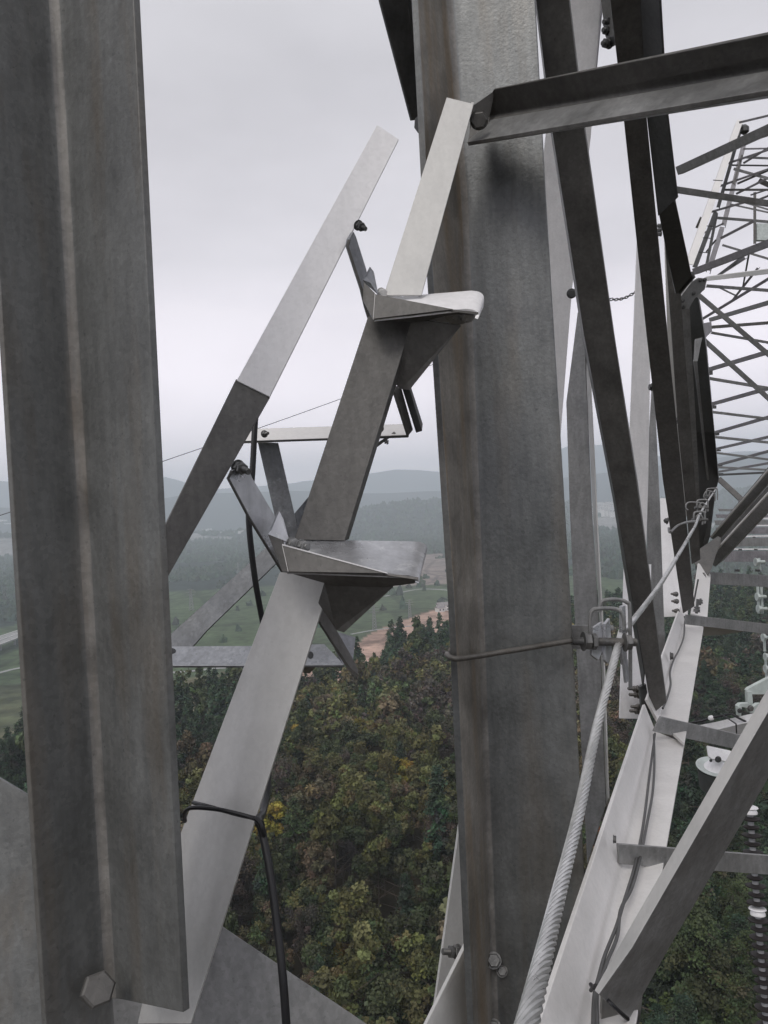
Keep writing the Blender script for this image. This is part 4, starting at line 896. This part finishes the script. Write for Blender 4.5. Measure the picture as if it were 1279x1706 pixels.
# near and visible ones become individuals
def vis(px, py, d):
    m_ = 1600/d
    return ((-m_*.6 < px < 48 and py > 1080) or (285 < px < 765 and not (px < 480 and py > 1100+(480-px)*2.0 and px < 300)) or (960 < px < 1279+m_*.5)) and py < 1880
cand.sort(key=lambda c: c[5])
LOC = {'conifer': [], 'broad': []}
cnt = {'conifer': 0, 'broad': 0}; fv = []; fq = []; fc = []; off = 0
ind = []
special = [((655, 1205), 'red', 'orange red tree among brown crowns, upper part of the slope between ladder and leg'), ((748, 1455), 'red', 'bright orange red sapling at the left side of the leg'), ((970, 1400), 'red', 'orange red sapling seen just right of the leg behind the rope'),
           ((452, 1392), 'yellow', 'small golden yellow tree beside the hanging black cable'), ((615, 1232), 'yellow', 'yellow crowned tree below the orange red one'), ((655, 1300), 'yellow', 'yellow olive tree in the middle of the autumn slope')]
def nearest(px, py):
    return min(range(len(cand)), key=lambda i: (cand[i][3]-px)**2+(cand[i][4]-py)**2)
sp_i = {}
for (a, b_), k, lb in special: sp_i[nearest(a, b_)] = (k, lb)
for i, (x, y, z, px, py, d) in enumerate(cand):
    lb = None
    if i in sp_i: kn, lb = sp_i[i]
    else: kn = pick_kind(px, py, d)
    fam = 'conifer' if kn in ('conifer', 'fir') else 'broad'
    var = rnd.randrange(len(PM[kn])); s = rnd.choice((.6, .75, .9, 1, 1.1, 1.3, 1.45))*rnd.uniform(.92, 1.1)*(1.45 if px > 1040 and py > 1330 else 1); sz = s*rnd.uniform(.8, 1.25); rot = rnd.uniform(0, 6.28)
    if px > 1040 and py > 1330:
        kn = 'fir' if rnd.random() < .5 else 'conifer'; var %= 2; fam = 'conifer'
    if lb: s = sz = 1.45 if kn == 'yellow' else (2.0 if px < 700 else 1.25)
    if (vis(px, py, d) and cnt[fam] < 298) or lb:
        cnt[fam] += 1; ind.append((kn, var, x, y, z, s, sz, rot, px, py, lb))
    else:
        Vv, Qq, Cc = PM[kn][var][2]; c_, s_ = math.cos(rot), math.sin(rot)
        Vn = np.stack([(Vv[:, 0]*c_-Vv[:, 1]*s_)*s+x, (Vv[:, 0]*s_+Vv[:, 1]*c_)*s+y, Vv[:, 2]*sz+z], 1)
        fv.append(Vn); fq.append(Qq+off); fc.append(Cc*rnd.uniform(.72, 1.3)); off += len(Vn)
me = npmesh('forest', np.concatenate(fv), np.concatenate(fq), [MT['leaf']], np.concatenate(fc))
fo = bpy.data.objects.new('forest', me); col.objects.link(fo); tag(fo, 'dense mixed forest covering the hillside farther off', 'forest', kind='stuff')
def zone(px, py):
    if px < 60: return 'left of the left post'
    if px > 940: return 'right of the main leg'
    if px < 480 and py < 1330: return 'between the left post and pale rail'
    return 'on the slope between ladder and leg' if py > 1180 else 'along the upper forest edge'
for kn, var, x, y, z, s, sz, rot, px, py, lb in ind:
    fn, c_, H, Rr, bits, on = KIND[kn]
    if not lb: lb = bits+' '+zone(px, py)
    t = thing(on, lb, 'tree', (x, y, z), bits+'s '+zone(px, py)); t.rotation_euler.z = rot; t.scale = (s, s, sz)
    for nm, me in (('foliage', NEAR[kn, var] if px > 1040 and py > 1330 else PM[kn][var][0]), ('trunk', PM[kn][var][1])):
        o = bpy.data.objects.new(nm, me); col.objects.link(o); o.parent = t
print('TREES', cnt, len(cand))
# far woodland on the plain and ridges: low crowns
ico_v = []; 
def blob():
    v = []
    for zz, rr0, k in ((0, 1.0, 7), (.55, .85, 7), (.95, .4, 7)):
        for j in range(k): a = 2*math.pi*(j+.5*(zz == .55))/k; v.append((rr0*math.cos(a), rr0*math.sin(a), zz))
    f = []
    for l in range(2):
        for j in range(7): f.append((l*7+j, l*7+(j+1) % 7, (l+1)*7+(j+1) % 7, (l+1)*7+j))
    f += [(14, 15, 16, 17), (14, 17, 18, 20), (18, 19, 20, 20)][:2]
    return np.array(v), np.array(f)
bv, bf = blob()
rs = np.random.RandomState(5); nB = 26000
u = rs.rand(nB); r = 700*(3900/700)**u; a = np.radians(rs.uniform(-31, 31, nB)); x = r*np.sin(a); y = r*np.cos(a)
pa2 = pxof(x, y); nn = fbm(x, y, 350, 4, 70)
lim = np.interp(pa2, [0, 280, 560, 760, 1200], [900, 1150, 1250, 1300, 900])*(.9+.25*nn)
ok = (r > lim) & ~((r > 1060) & (r < 1650*(.8+.4*nn)) & (pa2 > 590) & (pa2 < 830)) | (rs.rand(nB) < .03)
tw_ = ((pa2 > 950) | (pa2 < 420)) & (r > 2300) & (r < 3300) & (vnoise(x, y, 260, 14) > .62); ok &= ~tw_
gap = fbm(x, y, 240, 3, 90); ok &= (gap < .66)
x, y, r = x[ok], y[ok], r[ok]; z = height(x, y); n = len(x)
S = (2.2+2.6*rs.rand(n))*(1+r/2500); Hh = (4+4*rs.rand(n))*(1+r/5000)
jit = 1+.3*rs.randn(n, len(bv), 3)
VV = bv[None]*jit*np.stack([S, S, Hh], 1)[:, None]+np.stack([x, y, z-.5], 1)[:, None]
QQ = bf[None]+(np.arange(n)*len(bv))[:, None, None]
base = np.array([.022, .036, .022])*(.6+.9*rs.rand(n, 1))*(1+.2*rs.randn(n, 3)*.5)
me = npmesh('woodland', VV.reshape(-1, 3), QQ.reshape(-1, 4), [MT['leaf']], np.clip(np.repeat(base, len(bv), 0), .005, 1))
o = bpy.data.objects.new('woodland', me); col.objects.link(o); tag(o, 'bluish far woodland spread over the plain and the first ridge', 'woodland', kind='stuff')

# ============================================================ 10. roads, houses, town, small pylons
MT['road'] = plain('pale concrete road', (.26, .26, .26), .9, 0, .2, .2); MT['wallw'] = plain('white render', (.62, .61, .6), .8, 0, .1, .3); MT['roofg'] = plain('grey roof', (.22, .2, .2), .8, 0, .2, .5)
MT['win'] = plain('dark window', (.04, .05, .06), .2)
def road(name, pts, wd, lift, label, thick=.6, mat='road'):
    P_ = [ground(*p) for p in pts]; P_ = smoothpath(P_, 8); mb = MB(); V = []; n = len(P_)
    for i, p in enumerate(P_):
        d = (P_[min(n-1, i+1)]-P_[max(0, i-1)]); d.z = 0; d.normalize(); s = Vector((-d.y, d.x, 0))*wd/2
        zc = float(height(p.x, p.y))+lift
        for q, zz in ((p-s, zc), (p+s, zc), (p+s, zc-thick), (p-s, zc-thick)): V.append(Vector((q.x, q.y, zz)))
    Fc = []
    for i in range(n-1):
        for k in range(4): Fc.append((i*4+k, i*4+(k+1) % 4, i*4+4+(k+1) % 4, i*4+4+k))
    Fc += [(3, 2, 1, 0), tuple((n-1)*4+k for k in range(4))]
    mb.add(V, Fc); return mb.obj(name, mat), P_
hw, hp = road('viaduct', [(-70, 1112), (-20, 1092), (20, 1076), (60, 1062), (150, 1030)], 24, 9, '', .9)
tag(hw, 'pale elevated road on piers left of the left post', 'viaduct')
for o_ in (11.6, 0, -11.6):
    pts = []
    for i, p in enumerate(hp):
        d = (hp[min(len(hp)-1, i+1)]-hp[max(0, i-1)]); d.z = 0; d.normalize(); pts.append(Vector((p.x-d.y*o_, p.y+d.x*o_, float(height(p.x, p.y))+9.5)))
    tube(pts, .35, 4).obj('parapet', 'wallw', hw)
for p in hp[2::5]:
    zb = float(height(p.x, p.y)); lathe(Vector((p.x, p.y, zb-1)), Vector((0, 0, 1)), [(0, 1), (9.1, 1)], 8).obj('pier', 'road', hw)
for i, (pts, wd, lb) in enumerate((([(230, 1123), (300, 1120), (360, 1116), (430, 1110)], 5, 'pale farm track below the lower level bar of the rear step'),
        ([(585, 1058), (620, 1052), (650, 1047), (690, 1043)], 3.5, 'white track along the top of the pinkish soil'), ([(640, 995), (700, 982), (765, 985)], 5, 'thin pale track crossing the brown fields'),
        ([(-30, 1130), (20, 1118), (70, 1108)], 5, 'pale track under the viaduct'))):
    o, _ = road('track', pts, wd, .25, lb, .3); tag(o, lb, kind='structure')
def house(px, py, w_, d_, h_, storeys, label, group=None, cat='house', flat_=False, rz=0.4):
    p = ground(px, py); p.z = float(height(p.x, p.y)); t = thing('house' if cat == 'house' else 'building', label, cat, p, group); t.rotation_euler.z = rz
    def box(x0, y0, z0, x1, y1, z1, mb): 
        v = [Vector((x, y, z))+p for z in (z0, z1) for x, y in ((x0, y0), (x1, y0), (x1, y1), (x0, y1))]
        return mb.add(v, [(3, 2, 1, 0), (4, 5, 6, 7), (0, 1, 5, 4), (1, 2, 6, 5), (2, 3, 7, 6), (3, 0, 4, 7)])
    box(-w_/2, -d_/2, -1, w_/2, d_/2, h_, MB()).obj('wall', 'wallw', t)
    if flat_: box(-w_/2-.3, -d_/2-.3, h_+.003, w_/2+.3, d_/2+.3, h_+.6, MB()).obj('roof', 'roofg', t)
    else:
        v = [Vector(q)+p for q in ((-w_/2-.5, -d_/2-.5, h_), (w_/2+.5, -d_/2-.5, h_), (w_/2+.5, d_/2+.5, h_), (-w_/2-.5, d_/2+.5, h_), (-w_/2-.5, 0, h_+d_*.3), (w_/2+.5, 0, h_+d_*.3))]
        MB().add(v, [(0, 1, 5, 4), (2, 3, 4, 5), (0, 4, 3), (1, 2, 5), (3, 2, 1, 0)]).obj('roof', 'roofg', t)
    mb = MB(); nw = max(2, int(w_/4))
    for s_ in range(storeys):
        for k in range(nw):
            x = -w_/2+w_*(k+.5)/nw; z0 = h_*(s_+.3)/storeys; box(x-.8, -d_/2-.05, z0, x+.8, -d_/2-.02, z0+h_/storeys*.45, mb)
    mb.obj('window_row', 'win', t)
house(741, 1017, 16, 9, 6, 2, 'white farmhouse beside the main leg at the edge of the green fields', rz=.2)
house(733, 1019, 8, 7, 4, 1, 'small white outbuilding just left of the farmhouse', rz=.5)
r2 = random.Random(3)
for grp, (x0, x1, y0, y1, n, hm) in {'white town blocks in the haze between the two uprights right of the leg': (985, 1026, 846, 862, 26, 26), 'tiny pale village houses on the plain left of the rails': (330, 412, 884, 889, 14, 9), 'pale village houses at the far left edge': (0, 24, 868, 880, 6, 9)}.items():
    for k in range(n):
        house(r2.uniform(x0, x1), r2.uniform(y0, y1), r2.uniform(14, 34), r2.uniform(10, 16), r2.uniform(.5, 1)*hm, 4 if hm > 10 else 2, ('pale apartment block in the hazy town between the uprights' if hm > 10 else 'tiny pale house in the far village' + (' at the far left edge' if x0 == 0 else ' left of the rails')), grp, 'building', True, r2.uniform(-.5, .5))
def pylon(px, py, H, label):
    p = ground(px, py); p.z = float(height(p.x, p.y)); t = thing('power_pylon', label, 'pylon', p); mb = MB(); r0 = .25
    for sx in (-1, 1):
        for sy in (-1, 1): tube([p+Vector((sx*H*.09, sy*H*.09, 0)), p+Vector((sx*H*.02, sy*H*.02, H))], r0, 4, mb)
    for k in range(8):
        a, b_ = H*k/8, H*(k+1)/8; wa, wb = H*(.09-.07*k/8), H*(.09-.07*(k+1)/8)
        for s_ in (-1, 1): tube([p+Vector((s_*wa, -wa, a)), p+Vector((-s_*wb, -wb, b_))], r0*.6, 4, mb); tube([p+Vector((s_*wa, wa, a)), p+Vector((-s_*wb, wb, b_))], r0*.6, 4, mb)
    mb.obj('lattice_body', 'mid', t)
    for z_, l in ((.72, .2), (.84, .24), (.96, .16)):
        mb = MB(); tube([p+Vector((-l*H, 0, z_*H)), p+Vector((l*H, 0, z_*H))], r0, 4, mb); mb.obj('arm', 'mid', t)
pylon(319, 1018, 26, 'small pale pylon standing in the green fields between the left post and the slanting bar')
pylon(397, 960, 24, 'small grey pylon at the far edge of the fields by the black cable')
pylon(624, 1048, 22, 'slender pylon at the edge of the pinkish soil below the lower step')
pylon(683, 1030, 18, 'small pylon in the green fields below the lower step nose')

# ============================================================ 11. haze
mb = MB(); x0, x1, y0, y1, z0, z1 = -9000, 9000, -9000, 9000, float(Z.min())-1.0, float(max(Z.max(), 160))+2
mb.add([(x, y, z) for z in (z0, z1) for x, y in ((x0, y0), (x1, y0), (x1, y1), (x0, y1))], [(3, 2, 1, 0), (4, 5, 6, 7), (0, 1, 5, 4), (1, 2, 6, 5), (2, 3, 7, 6), (3, 0, 4, 7)])
m = bpy.data.materials.new('haze air'); m.use_nodes = True; nt = m.node_tree
for n in list(nt.nodes): nt.nodes.remove(n)
mo = nt.nodes.new('ShaderNodeOutputMaterial'); pv = nt.nodes.new('ShaderNodeVolumePrincipled'); pv.inputs['Color'].default_value = (.85, .93, 1, 1); pv.inputs['Density'].default_value = 2.6e-4; pv.inputs['Anisotropy'].default_value = 0.1
nt.links.new(pv.outputs[0], mo.inputs['Volume'])
hz = mb.obj('haze', m, loc=(0, 0, 0)); tag(hz, kind='stuff')
